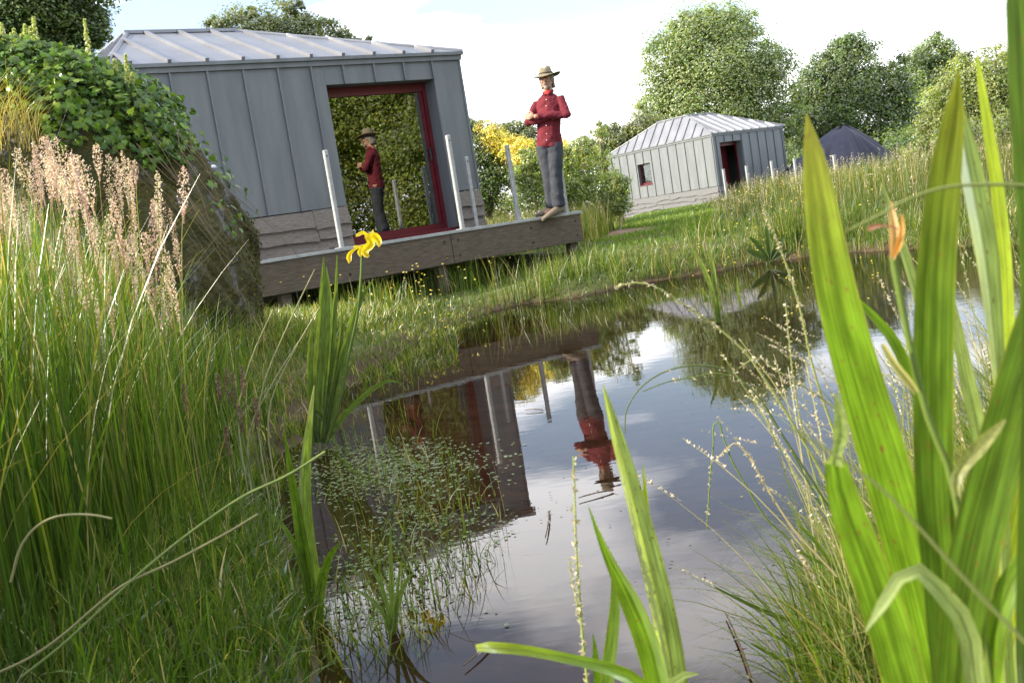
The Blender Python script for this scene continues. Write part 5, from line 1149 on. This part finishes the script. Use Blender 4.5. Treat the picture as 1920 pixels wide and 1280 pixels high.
# ------------------------------------------------------------------ single plants
def smooth_path(pts, n):
    pts = np.asarray(pts, float); m = len(pts)
    d = np.concatenate([[0], np.cumsum(np.linalg.norm(np.diff(pts[:, :3], axis=0), axis=1))]); t = np.linspace(0, d[-1], n)
    # cubic Hermite with finite-difference tangents
    tg = np.gradient(pts, d, axis=0); out = []
    for s_ in t:
        i_ = min(np.searchsorted(d, s_, 'right') - 1, m - 2); h_ = d[i_ + 1] - d[i_]; u = (s_ - d[i_]) / h_
        out.append((2 * u**3 - 3 * u**2 + 1) * pts[i_] + (u**3 - 2 * u**2 + u) * h_ * tg[i_] + (-2 * u**3 + 3 * u**2) * pts[i_ + 1] + (u**3 - u**2) * h_ * tg[i_ + 1])
    return np.array(out)
def strap(name, path, Y, col, parent, inv, seg=30, fold=0.16, yaw=0.0, tip=None, base=None, mat=None, dY=0.0):
    """sword leaf along photo points (px, py, width px) at distance Y; dY leans the tip away (+) or nearer (-)"""
    n = len(path); W = []
    for i_, (px, py, w_) in enumerate(path):
        yy = Y + dY * (1 - i_ / (n - 1)); W.append(np.append(at(px, py, yy), w_ / F * yy))
    if base is not None: W.append(np.append(base, W[-1][3] * 0.9))
    S = smooth_path(np.array(W), seg); C, wd = S[:, :3], np.maximum(S[:, 3], 0.0008)
    T = np.gradient(C, axis=0); T /= np.linalg.norm(T, axis=1, keepdims=True)
    view = C - np.array([0, 0, CAMH]); view /= np.linalg.norm(view, axis=1, keepdims=True)
    A = np.cross(T, view); A /= np.linalg.norm(A, axis=1, keepdims=True) + 1e-9
    Nn = np.cross(A, T)
    cy_, sy_ = math.cos(yaw), math.sin(yaw); A2 = A * cy_ + Nn * sy_; N2 = Nn * cy_ - A * sy_
    us = np.array([-0.5, -0.27, 0.0, 0.27, 0.5]); V = []; UV = []; CC = []
    tipc_ = np.array(tip if tip is not None else col); col = np.array(col)
    for i_ in range(seg):
        f = i_ / (seg - 1)
        for u in us:
            V.append(C[i_] + A2[i_] * u * wd[i_] / max(cy_, .3) + N2[i_] * (0.25 - abs(u)) * fold * wd[i_] * 2 * (0.4 + f)); UV.append((u + 0.5, f * 4)); k_ = np.clip(1 - f * 5, 0, 1); CC.append(col * (1 - k_) + tipc_ * k_)
    Q = [(i_ * 5 + j_, i_ * 5 + j_ + 1, (i_ + 1) * 5 + j_ + 1, (i_ + 1) * 5 + j_) for i_ in range(seg - 1) for j_ in range(4)]
    ac = Acc(); ac.add(V, Q, np.array(CC), np.array(UV) * np.array([0.998, 1]) + np.array([[0.001 + rng.integers(0, 40), rng.uniform(0, 9)]])); o = ac.obj(name, mat or IRIS, parent, True); o.matrix_parent_inverse = inv
    return o
def stalk(name, path, Y, r, col, parent, inv, base=None, dY=0.0, mat=None, r1=None):
    n = len(path); W = [at(px, py, Y + dY * (1 - i_ / (n - 1))) for i_, (px, py) in enumerate(path)]
    if base is not None: W.append(np.array(base))
    S = smooth_path(np.array(W), max(12, 4 * n)); ac = Acc(); tube(ac, S, np.linspace(r1 or r * 0.6, r, len(S)), 7, col); o = ac.obj(name, mat or STEM, parent, True)
    if parent is not None: o.matrix_parent_inverse = inv
    return o, S
def plant(name, base, label, cat, group=None):
    root = empty(name, base, 0, label, cat, group); return root, Matrix.Translation(Vector(base)).inverted()
IG = (0.135, 0.240, 0.018); IGD = (0.10, 0.175, 0.02); IGP = (0.30, 0.38, 0.14); IGY = (0.24, 0.32, 0.022)
# big iris clump in the right foreground
bx = at(1790, 1290, 0.74); cb_ = np.array([bx[0] + 0.02, bx[1] + 0.02, float(height(bx[0], bx[1])) - 0.02])
R1, inv = plant("yellow_flag_iris", cb_, "large clump of broad bright green sword leaves filling the right foreground", "iris")
def bs(dx, dy=0.0): return cb_ + np.array([dx, dy, 0])
strap("iris_leaf", [(1512, 214, 3), (1521, 262, 28), (1533, 340, 50), (1548, 440, 66), (1572, 560, 76), (1610, 700, 84), (1655, 850, 90), (1697, 1000, 92), (1735, 1150, 92), (1765, 1290, 88)], 0.76, IG, R1, inv, base=bs(-0.02), tip=(0.2, 0.2, 0.03), yaw=-0.3)
strap("iris_leaf", [(1797, 134, 3), (1793, 180, 26), (1781, 260, 46), (1768, 360, 60), (1757, 470, 68), (1750, 620, 73), (1749, 780, 73), (1752, 930, 72), (1763, 1080, 68), (1780, 1290, 62)], 0.73, IGD, R1, inv, base=bs(0.0), tip=(0.2, 0.22, 0.03), yaw=0.25, dY=-0.03)
strap("iris_leaf", [(1787, 160, 2), (1798, 215, 24), (1815, 300, 38), (1834, 390, 42), (1851, 490, 40), (1862, 590, 32), (1872, 700, 22), (1880, 860, 20), (1890, 1290, 24)], 0.80, IGP, R1, inv, base=bs(0.05), yaw=0.7, fold=0.3)
strap("iris_leaf", [(1831, 102, 2), (1840, 160, 13), (1858, 270, 20), (1874, 380, 24), (1886, 500, 24), (1893, 640, 22), (1898, 800, 22), (1895, 1290, 26)], 0.86, IGY, R1, inv, base=bs(0.06, .05), yaw=-0.5)
strap("iris_leaf", [(1898, -90, 8), (1904, 0, 34), (1912, 130, 42), (1918, 260, 42), (1928, 400, 38), (1935, 700, 40), (1930, 1290, 46)], 0.60, IGD, R1, inv, base=bs(0.03, -.12), yaw=0.4)
strap("iris_leaf", [(2000, 430, 40), (1962, 540, 66), (1922, 680, 80), (1882, 820, 88), (1845, 960, 92), (1815, 1100, 90), (1795, 1290, 84)], 0.64, IGD, R1, inv, base=bs(0.0, -.08), yaw=0.2)
strap("iris_leaf", [(1566, 864, 38), (1574, 905, 54), (1592, 965, 64), (1625, 1055, 74), (1662, 1160, 82), (1700, 1290, 84)], 0.70, IG, R1, inv, base=bs(-0.03, -.04), yaw=-0.25)
strap("folded_leaf_tip", [(1568, 735, 3), (1574, 780, 20), (1576, 820, 28), (1569, 850, 20), (1563, 872, 34)], 0.69, IGP, R1, inv, seg=14, yaw=0.3)
strap("iris_leaf", [(1622, 1184, 2), (1650, 1140, 20), (1682, 1090, 26), (1702, 1056, 24), (1722, 1068, 30), (1765, 1110, 36), (1805, 1160, 40), (1830, 1290, 40)], 0.62, IGP, R1, inv, base=bs(0.03, -.1), yaw=0.2)
strap("dying_leaf", [(1885, 786, 4), (1866, 806, 18), (1838, 836, 28), (1806, 872, 27), (1793, 900, 20), (1795, 930, 12)], 0.61, (0.27, 0.29, 0.10), R1, inv, seg=20, fold=0.4)
strap("iris_leaf", [(1655, 342, 2), (1672, 400, 10), (1695, 470, 16), (1722, 560, 18), (1745, 700, 20), (1770, 1290, 24)], 1.0, IGP, R1, inv, base=bs(0.06, .25), yaw=0.5)
strap("iris_leaf", [(1786, 560, 8), (1803, 660, 24), (1824, 760, 30), (1848, 860, 32), (1868, 960, 30), (1880, 1290, 30)], 0.92, IGP, R1, inv, base=bs(0.09, .18), yaw=0.4)
strap("iris_leaf", [(1583, 540, 3), (1620, 575, 12), (1670, 630, 20), (1705, 700, 22), (1740, 800, 22), (1790, 1290, 26)], 1.05, IG, R1, inv, base=bs(0.07, .3), yaw=0.3)
strap("iris_leaf", [(1990, 560, 30), (1960, 700, 44), (1935, 850, 52), (1905, 1000, 56), (1880, 1150, 56), (1860, 1290, 52)], 0.82, IGY, R1, inv, base=bs(0.05, .08), yaw=0.1)
strap("iris_leaf", [(1935, 1010, 10), (1900, 1080, 40), (1868, 1160, 52), (1850, 1290, 56)], 0.66, IG, R1, inv, base=bs(0.04, -.06), yaw=-0.2)
st_, S_ = stalk("flower_stem", [(1673, 478), (1684, 540), (1700, 620), (1718, 700), (1742, 790), (1776, 870), (1795, 950), (1815, 1050), (1842, 1180), (1860, 1290)], 0.66, 0.0026, (0.11, 0.16, 0.035), R1, inv, base=bs(0.02, -.07), r1=0.0022)
def petalmesh(name, pts, Y, col, parent, inv, fold=0.5, seg=12, mat=None): return strap(name, pts, Y, col, parent, inv, seg=seg, fold=fold, mat=mat or PETAL)
petalmesh("withered_flower", [(1670, 378, 3), (1674, 410, 14), (1678, 445, 19), (1675, 475, 12), (1673, 486, 8)], 0.655, (0.55, 0.36, 0.16), R1, inv, 0.8)
petalmesh("withered_flower", [(1691, 402, 2), (1691, 430, 9), (1685, 460, 11), (1676, 480, 6)], 0.65, (0.58, 0.28, 0.05), R1, inv, 0.8)
petalmesh("withered_flower", [(1627, 430, 7), (1640, 424, 9), (1655, 423, 4), (1672, 425, 4), (1685, 430, 3)], 0.645, (0.40, 0.18, 0.12), R1, inv, 0.7)
petalmesh("flower_bud", [(1655, 645, 9), (1664, 662, 13), (1682, 690, 15), (1700, 712, 15), (1718, 736, 9)], 0.655, (0.42, 0.40, 0.14), R1, inv, 0.9)
# seed-bearing grass bent across it
for pth, Y, lab in (([(1590, 432), (1640, 408), (1700, 375), (1770, 352), (1850, 346), (1960, 350)], 0.60, "thin grass stem arching across the big sword leaves"),
                    ([(1480, 800), (1560, 850), (1640, 905), (1720, 985), (1800, 1075), (1880, 1160), (1960, 1240)], 0.5, "blurred thin stem slanting down across the right sword leaves")):
    root, iv2 = plant("grass_stalk", at(*pth[-1], Y), lab, "grass stalk"); stalk("stem", pth, Y, 0.0011, (0.16, 0.19, 0.06), root, iv2)
# middle iris clump, cut by the bottom edge
b0 = at(1235, 1300, 1.12); cb2 = np.array([b0[0], b0[1] + 0.03, float(min(height(b0[0], b0[1]), 0.0)) - 0.03])
R2, inv = plant("yellow_flag_iris", cb2, "pale sword leaves at the bottom middle of the pond, one bent flat to the left", "iris")
strap("iris_leaf", [(1131, 722, 2), (1146, 780, 18), (1166, 850, 28), (1190, 935, 36), (1214, 1030, 44), (1236, 1120, 47), (1254, 1210, 48), (1268, 1300, 46)], 1.14, IGP, R2, inv, base=cb2 + [0.02, 0, 0], yaw=0.45, fold=0.3)
strap("iris_leaf", [(1104, 950, 2), (1122, 1000, 10), (1148, 1058, 22), (1180, 1120, 38), (1212, 1195, 46), (1240, 1300, 48)], 1.08, IG, R2, inv, base=cb2, yaw=-0.5, fold=0.35)
strap("iris_leaf", [(1147, 1076, 2), (1153, 1115, 16), (1150, 1180, 24), (1142, 1240, 26), (1138, 1300, 26)], 1.10, IGD, R2, inv, base=cb2 + [-0.06, 0, 0], yaw=-0.4)
strap("bent_leaf", [(893, 1214, 13), (905, 1213, 19), (945, 1214, 21), (1005, 1222, 20), (1065, 1234, 20), (1125, 1248, 23), (1178, 1268, 28), (1215, 1300, 32)], 1.06, IG, R2, inv, base=cb2 + [-0.01, 0, 0], tip=(0.26, 0.33, 0.02), yaw=0.3, dY=-0.08)
strap("iris_leaf", [(1206, 872, 2), (1210, 930, 9), (1218, 1010, 14), (1230, 1120, 16), (1245, 1300, 18)], 1.18, IGY, R2, inv, base=cb2 + [0.01, .03, 0])
strap("iris_leaf", [(1112, 1188, 2), (1117, 1230, 12), (1122, 1300, 16)], 1.12, IG, R2, inv, base=cb2 + [-0.07, 0, 0])
strap("iris_leaf", [(1310, 1262, 2), (1290, 1262, 12), (1265, 1275, 20), (1250, 1300, 26)], 1.1, IGP, R2, inv, base=cb2 + [.02, 0, 0])
def seeded(pth, Y, lab, c=(0.22, 0.25, 0.08), r=0.0012, n=46, L0=0.0, L1=0.7, sz=0.007, dY=0.0, pal=PALE, cat="grass stalk", base=None):
    root, iv2 = plant("grass_stalk", at(*pth[-1], Y) if base is None else base, lab, cat)
    o, S = stalk("stem", pth, Y, r, c, root, iv2, base=base, dY=dY, r1=r * 0.5)
    if n:
        t = rng.uniform(L0, L1, n) * (len(S) - 1); i0 = np.minimum(t.astype(int), len(S) - 2); P = S[i0] + (S[i0 + 1] - S[i0]) * (t - i0)[:, None]
        ac = Acc(); leafquads(ac, P + rng.normal(0, 0.0016, P.shape), sz, mixc(pal, n), 0.0, 0.4); o = ac.obj("seeds", SEED, root); o.matrix_parent_inverse = iv2; o["kind"] = "stuff"
    return root
seeded([(1075, 855), (1078, 940), (1080, 1020), (1086, 1110), (1093, 1200), (1104, 1300)], 1.12, "upright yellowish seed spike left of the bottom middle sword leaves", (0.24, 0.30, 0.07), 0.0016, 110, 0, 0.95, 0.008)
seeded([(1066, 1045), (1074, 1090), (1082, 1130), (1092, 1180)], 1.12, "short side seed spike beside the upright yellowish one", (0.24, 0.30, 0.07), 0.0011, 40, 0, 0.95, 0.007)
# flowering iris by the left shore
g0 = atz(603, 830, 0.02); R3, inv = plant("yellow_flag_iris", g0, "iris with two bright yellow flowers standing against the deck beam", "iris"); YI = float(g0[1])
for pth, c, yw in (([(607, 482, 2), (606, 530, 15), (602, 610, 23), (596, 700, 25), (592, 830, 22)], IGD, 0.2), ([(612, 500, 2), (618, 570, 18), (615, 660, 24), (608, 750, 24), (602, 830, 20)], IG, -0.3),
                   ([(632, 478, 2), (630, 540, 9), (625, 620, 14), (617, 720, 16), (606, 830, 16)], IGD, 0.4), ([(701, 523, 2), (680, 555, 12), (662, 600, 18), (646, 660, 20), (630, 730, 18), (612, 830, 16)], IGD, 0.3),
                   ([(757, 719, 2), (728, 714, 7), (700, 728, 12), (672, 752, 14), (645, 778, 15), (618, 815, 15), (608, 830, 15)], IGD, 0.2), ([(630, 832, 3), (618, 802, 12), (602, 780, 14), (588, 772, 12), (592, 800, 10), (600, 830, 10)], IG, 0.2),
                   ([(586, 598, 2), (582, 650, 14), (582, 740, 18), (590, 830, 18)], IGD, 0.3), ([(648, 600, 2), (636, 640, 14), (620, 700, 18), (610, 830, 16)], IG, -0.3), ([(640, 570, 2), (640, 620, 11), (630, 700, 14), (606, 830, 14)], IGD, .5)):
    strap("iris_leaf", [(a, b_, w_ * 0.72) for a, b_, w_ in pth], YI, (0.105, 0.165, 0.045) if c == IGD else (0.13, 0.20, 0.05), R3, inv, yaw=yw, seg=20)
stalk("flower_stem", [(679, 470), (677, 520), (670, 590), (655, 660), (640, 740), (612, 830)], YI, 0.010, (0.10, 0.15, 0.04), R3, inv)
YP = (0.82, 0.60, 0.015); YP2 = (0.88, 0.70, 0.03)
for kind, pts in (("petal", [(684, 444, 6), (690, 446, 18), (696, 455, 22), (684, 470, 14), (683, 474, 3)]), ("petal", [(690, 440, 6), (699, 440, 16), (706, 446, 22), (711, 456, 14), (710, 463, 3)]), ("petal", [(690, 440, 5), (680, 436, 9), (672, 440, 8), (667, 443, 3)]),
                  ("standard_petal", [(688, 446, 5), (684, 438, 7), (680, 433, 3)]), ("standard_petal", [(694, 444, 5), (698, 437, 6), (699, 431, 3)]), ("petal", [(676, 460, 5), (681, 464, 18), (684, 473, 22), (690, 480, 10), (693, 478, 2)]),
                  ("petal", [(674, 463, 4), (664, 468, 6), (657, 474, 10), (654, 484, 15), (655, 491, 8), (654, 494, 2)]), ("standard_petal", [(676, 466, 6), (670, 462, 7), (662, 463, 3)]), ("petal", [(678, 466, 6), (674, 472, 12), (676, 481, 5)])):
    petalmesh(kind, [(a, b_, w_ * 0.66) for a, b_, w_ in pts], YI - 0.03 + rng.uniform(-.03, .03), YP if kind == "petal" else YP2, R3, inv, 0.45, 9)
# single sword plants standing in the water at the left
g0 = atz(592, 1165, 0.0) - np.array([0, 0, 0.04]); R4, inv = plant("yellow_flag_iris", g0, "young iris with one white edged upright leaf at the left waterline", "iris"); YJ = float(g0[1])
strap("iris_leaf", [(589, 722, 2), (580, 790, 12), (572, 870, 20), (570, 950, 25), (577, 1030, 28), (588, 1110, 28), (594, 1180, 24)], YJ, (0.17, 0.25, 0.06), R4, inv, yaw=0.5, fold=0.35, tip=(0.33, 0.36, 0.2))
strap("iris_leaf", [(533, 808, 2), (541, 860, 10), (553, 930, 17), (566, 1010, 22), (579, 1090, 24), (590, 1180, 20)], YJ - 0.02, IGD, R4, inv, yaw=-0.4)
strap("iris_leaf", [(638, 1017, 2), (622, 1036, 12), (608, 1070, 17), (600, 1110, 18), (596, 1180, 18)], YJ - 0.04, IGD, R4, inv, yaw=0.3)
strap("iris_leaf", [(500, 955, 2), (530, 985, 8), (556, 1030, 11), (575, 1100, 12), (588, 1180, 12)], YJ - .03, IGD, R4, inv, yaw=0.1)
g0 = atz(737, 1188, 0.0) - np.array([0, 0, 0.03]); R5, inv = plant("iris_seedling", g0, "small pale tuft of narrow leaves alone in the shallow water at lower left", "iris")
for pth in ([(690, 1050, 2), (706, 1078, 7), (722, 1120, 9), (736, 1195, 8)], [(732, 985, 2), (733, 1050, 7), (735, 1120, 10), (737, 1195, 9)], [(776, 1072, 2), (760, 1092, 8), (747, 1130, 9), (739, 1195, 8)], [(648, 1098, 2), (680, 1112, 6), (712, 1140, 8), (735, 1195, 8)], [(752, 1050, 2), (746, 1100, 6), (738, 1195, 7)]):
    strap("leaf", pth, float(g0[1]), (0.15, 0.22, 0.06), R5, inv, seg=14, yaw=rng.uniform(-.4, .4))
# reed tuft and dock on the far side
g0 = atz(1347, 604, 0.0); R6, inv = plant("reed_tuft", g0, "slim reed tuft standing alone in the pond below the distant hut", "reeds")
for pth in ([(1290, 455, 2), (1312, 490, 8), (1332, 535, 10), (1346, 606, 9)], [(1329, 460, 2), (1336, 500, 9), (1342, 550, 9), (1348, 606, 8)], [(1316, 540, 3), (1326, 565, 9), (1322, 548, 4)], [(1382, 520, 2), (1384, 550, 5), (1390, 578, 5)], [(1330, 490, 2), (1343, 540, 7), (1349, 606, 7)]):
    strap("leaf", pth, float(g0[1]), (0.20, 0.27, 0.07), R6, inv, seg=14)
g0 = atz(1440, 488, 0.06); R7, inv = plant("dock_plant", g0, "broad leaved dock plant at the far waterline right of the reed tuft", "plant")
for pth in ([(1405, 445, 3), (1418, 455, 10), (1432, 470, 11), (1440, 490, 6)], [(1470, 440, 3), (1464, 455, 10), (1452, 472, 10), (1442, 490, 6)], [(1436, 425, 3), (1440, 445, 9), (1442, 465, 9), (1441, 490, 6)], [(1478, 470, 3), (1464, 474, 12), (1450, 482, 12), (1442, 490, 5)], [(1400, 468, 3), (1414, 474, 12), (1430, 482, 10), (1440, 490, 5)]):
    strap("leaf", pth, float(g0[1]) - 0.05, (0.06, 0.105, 0.03), R7, inv, seg=10, fold=0.3)
# long bent stalks crossing the left foreground
for pth, lab in (([(484, 963), (440, 990), (397, 1014), (319, 1055), (225, 1100), (169, 1145), (127, 1182), (60, 1230), (-20, 1268)], "long pale dry stalk leaning across the lower left grass, the lower of two"),
                 ([(610, 846), (540, 890), (461, 927), (375, 984), (262, 1074), (180, 1150), (112, 1212), (40, 1268)], "long green stalk leaning across the lower left grass and ending by the young iris"),
                 ([(210, 972), (180, 966), (142, 964), (94, 972), (65, 990), (44, 1016), (20, 1090)], "short brown stalk arched over in the dark lower left grass")):
    root, iv2 = plant("grass_stalk", at(*pth[-1], 1.75), lab, "grass stalk"); stalk("stem", pth, 1.75, 0.0027, (0.22, 0.21, 0.10) if "green" not in lab else (0.17, 0.22, 0.07), root, iv2, r1=0.0022)
# upright leaning pale rush stems left of the flowering iris
for k, (a, b_, lab) in enumerate((((600, 575), (510, 745), "pale rush stem leaning right, nearest the flowering iris"), ((590, 505), (490, 735), "tall pale rush stem reaching the left end of the deck beam"), ((512, 580), (452, 735), "pale rush stem leaning up towards the boulder edge"), ((560, 640), (470, 800), "thin pale rush stem low beside the flowering iris"))):
    root, iv2 = plant("rush_stem", at(*b_, 3.9), lab, "rush"); mid = ((a[0] * .5 + b_[0] * .5) - 5, a[1] * .5 + b_[1] * .5); b3 = at(*b_, 3.9); b3 = np.array([b3[0] - 0.05, b3[1], float(height(b3[0] - .05, b3[1]))])
    stalk("stem", [a, mid, b_], 3.9, 0.0042, (0.32, 0.32, 0.16), root, iv2, base=b3, r1=0.002)
# reddish foxtail heads
for px, pt, pb in ((344, 720, 772), (424, 690, 760), (436, 698, 765), (452, 685, 745), (478, 745, 800), (448, 758, 812), (423, 800, 855), (407, 700, 755)):
    Y = 2.9; a, b_ = at(px, pt, Y), at(px + 6, pb, Y); gz = float(height(b_[0], b_[1]))
    where = {344: "far left of the others", 424: "left of a close pair", 436: "right of a close pair", 452: "highest, just right of a close pair", 478: "rightmost, nearest the young iris", 448: "low, under the close pair", 423: "lowest of all", 407: "thin, just left of the close pair"}[px]
    root, iv2 = plant("foxtail_grass", (b_[0], b_[1], gz), "dark reddish foxtail grass head in the left grass, " + where, "grass head", "reddish foxtail heads in the left grass")
    ac = Acc(); tube(ac, np.array([[b_[0] + 0.01, b_[1], gz], (b_ + [0.004, 0, -0.1]), b_, a]), 0.0016, 5, (0.14, 0.17, 0.06)); o = ac.obj("stem", STEM, root, True); o.matrix_parent_inverse = iv2
    t = rng.random((170, 1)); rr_ = 0.0058 * np.sin(np.clip(t * 0.9 + 0.08, 0, 1) * np.pi) ** 0.6; an = rng.uniform(0, 6.28, (170, 1))
    ac = Acc(); leafquads(ac, a * (1 - t) + b_ * t + np.concatenate([np.cos(an) * rr_, np.sin(an) * rr_, 0 * rr_], 1), 0.008, mixc([(0.20, 0.10, 0.08), (0.28, 0.15, 0.11), (0.16, 0.07, 0.06)], 170), 0.3, 0.45); o = ac.obj("head", SEED, root); o.matrix_parent_inverse = iv2
# arching seeded stems over the pond at the right
seeded([(1154, 541), (1172, 533), (1190, 530), (1226, 537), (1280, 570), (1338, 609), (1397, 660), (1440, 720), (1490, 800), (1560, 920), (1640, 1080)], 1.7, "seeded grass stem arching far left over the water, the topmost arch", r=0.0028, n=120, L1=0.6, sz=0.009)
seeded([(1172, 812), (1173, 775), (1200, 728), (1241, 699), (1300, 685), (1358, 692), (1410, 730), (1470, 820), (1560, 960)], 1.7, "dark thin stem curving down to the water like a fishing rod", (0.08, 0.11, 0.04), 0.0020, 18, 0.2, 0.7, 0.009)
seeded([(1204, 734), (1250, 716), (1300, 707), (1345, 700), (1397, 718), (1450, 790), (1540, 950)], 1.75, "thin stem with hanging bracts arching just below the fishing rod shaped one", (0.09, 0.13, 0.04), 0.0018, 22, 0.1, 0.6, 0.012)
seeded([(1431, 390), (1445, 425), (1461, 461), (1476, 502), (1490, 543), (1505, 600), (1522, 680), (1560, 800), (1640, 1000)], 1.6, "upright slanting seed spike left of the broadest sword leaf", r=0.0024, n=110, L1=0.6, sz=0.009)
seeded([(1473, 568), (1478, 620), (1484, 680), (1495, 760), (1530, 900), (1600, 1100)], 1.7, "shorter upright seed spike below the slanting one", r=0.002, n=70, L1=0.5, sz=0.008)
seeded([(1386, 690), (1420, 670), (1450, 690), (1500, 720), (1570, 770), (1640, 860)], 1.6, "horizontal wispy seed stem crossing behind the broadest sword leaf", r=0.0016, n=50, L1=0.6, sz=0.009)
seeded([(1344, 860), (1360, 845), (1378, 830), (1400, 850), (1430, 900), (1480, 980), (1570, 1080)], 1.65, "bent dry grass stem with hanging seeds above the dark water", (0.36, 0.31, 0.17), 0.002, 60, 0, 0.5, 0.009)
seeded([(1325, 992), (1328, 950), (1332, 890), (1338, 830), (1341, 792), (1343, 790), (1356, 820), (1371, 860), (1400, 912), (1440, 975), (1480, 1010), (1530, 1060)], 1.9, "reed folded sharply back over the pond in a tall upside down V", (0.12, 0.17, 0.05), 0.0022, 26, 0.0, 0.25, 0.009)
for k, (pth, lab) in enumerate((([(1345, 1103), (1420, 1140), (1490, 1165), (1560, 1185), (1640, 1215)], "green blade lying out over the water at lower right, the lowest"), ([(1340, 1100), (1400, 1130), (1460, 1156), (1530, 1172), (1620, 1200)], "green blade lying out over the water, close above the lowest one"),
                                ([(1408, 1205), (1450, 1228), (1500, 1248), (1560, 1290)], "short green blade touching the dark water at bottom right"), ([(1490, 1030), (1540, 1055), (1590, 1075), (1640, 1090)], "thin green blade lying out beside the leftmost sword leaf base"), ([(1500, 985), (1525, 1010), (1555, 1050), (1590, 1110)], "short bright blade near the leftmost sword leaf base"))):
    root, iv2 = plant("grass_shoot", at(*pth[-1], 1.6), lab, "grass blade"); strap("leaf", [(a, b_, 2 + 7 * math.sin(math.pi * (i_ + 0.3) / len(pth))) for i_, (a, b_) in enumerate(pth)], 1.75, (0.13, 0.20, 0.04), root, iv2, seg=12)
# brown sunken stems under the right bank
acc = Acc()
for k in range(70):
    a = (rng.uniform(1380, 1600), rng.uniform(930, 1260)); L_ = rng.uniform(60, 240); an = rng.choice([2.5, 1.9, 2.2, 0.6]) + rng.normal(0, .25)
    A, B = atz(*a, 0.0), atz(a[0] + L_ * math.cos(an), a[1] + L_ * math.sin(an) * 0.8, 0.0)
    A[2], B[2] = -0.012, -0.03 - 0.05 * rng.random()
    if pond_sdf(B[0], B[1]) > -0.04 or B[1] < 1.5: B = A + (B - A) * 0.4; B[2] = -0.02
    tube(acc, np.array([A, (A + B) / 2 + rng.normal(0, 0.004, 3), B]), rng.uniform(0.0012, 0.0032), 4, vary((0.16, 0.10, 0.045), 1)[0])
props(acc.obj("sunken_stems", STEM), "tangle of brown sunken stems in the shallows under the right bank", None, None, "stuff")
# dry grass hanging over the boulder at the left edge
acc = Acc(); m = 260; P = np.array([at(rng.uniform(-60, 75), rng.uniform(225, 285), YR - 1.05 + rng.uniform(-.1, .2)) for _ in range(m)])
c = mixc([(0.40, 0.33, 0.20), (0.30, 0.25, 0.12), (0.22, 0.20, 0.09)], m); blades(acc, P, rng.uniform(0.15, 0.42, m), rng.normal(-0.5, 0.9, m), rng.uniform(0.5, 1.1, m), 0.004, c, c, 6)
props(acc.obj("dry_grass", GRASS), "buff dry grass spilling over the boulder at the left edge", None, None, "stuff")
# dead reed pieces lying on and in the water
k = 0
for a, b_, lab in (((1085, 935), (1150, 918), "dark reed scrap floating below the mirrored hat"), ((1023, 1010), (1030, 958), "single bent reed poking out of the mirrored cloud"), ((985, 770), (1018, 768), "small dark twig floating between the mirrored posts"), ((1360, 1150), (1408, 1270), "long sunken brown reed at lower right of the pond"),
                   ((870, 1250), (918, 1210), "bent brown reed leaf floating at the bottom left of the pond"), ((1470, 1180), (1560, 1120), "brown sunken stem crossing under the right bank")):
    A, B = atz(*a, 0.006), atz(*b_, 0.006); A[2] += 0.004
    root, iv2 = plant("reed_litter", A, lab, "dead reed"); ac = Acc(); t = np.linspace(0, 1, 8)[:, None]; mid = (A + B) / 2 + np.array([0.006, 0.01, 0.004])
    tube(ac, A * (1 - t) ** 2 + mid * 2 * t * (1 - t) + B * t ** 2, np.linspace(0.0016, 0.0030, 8), 5, (0.13, 0.085, 0.05)); o = ac.obj("stem", STEM, root, True); o.matrix_parent_inverse = iv2
    ac = Acc(); leafquads(ac, np.array([B, mid]), 0.035, (0.16, 0.11, 0.06), 2.0, 0.25); o = ac.obj("leaf", STEM, root); o.matrix_parent_inverse = iv2
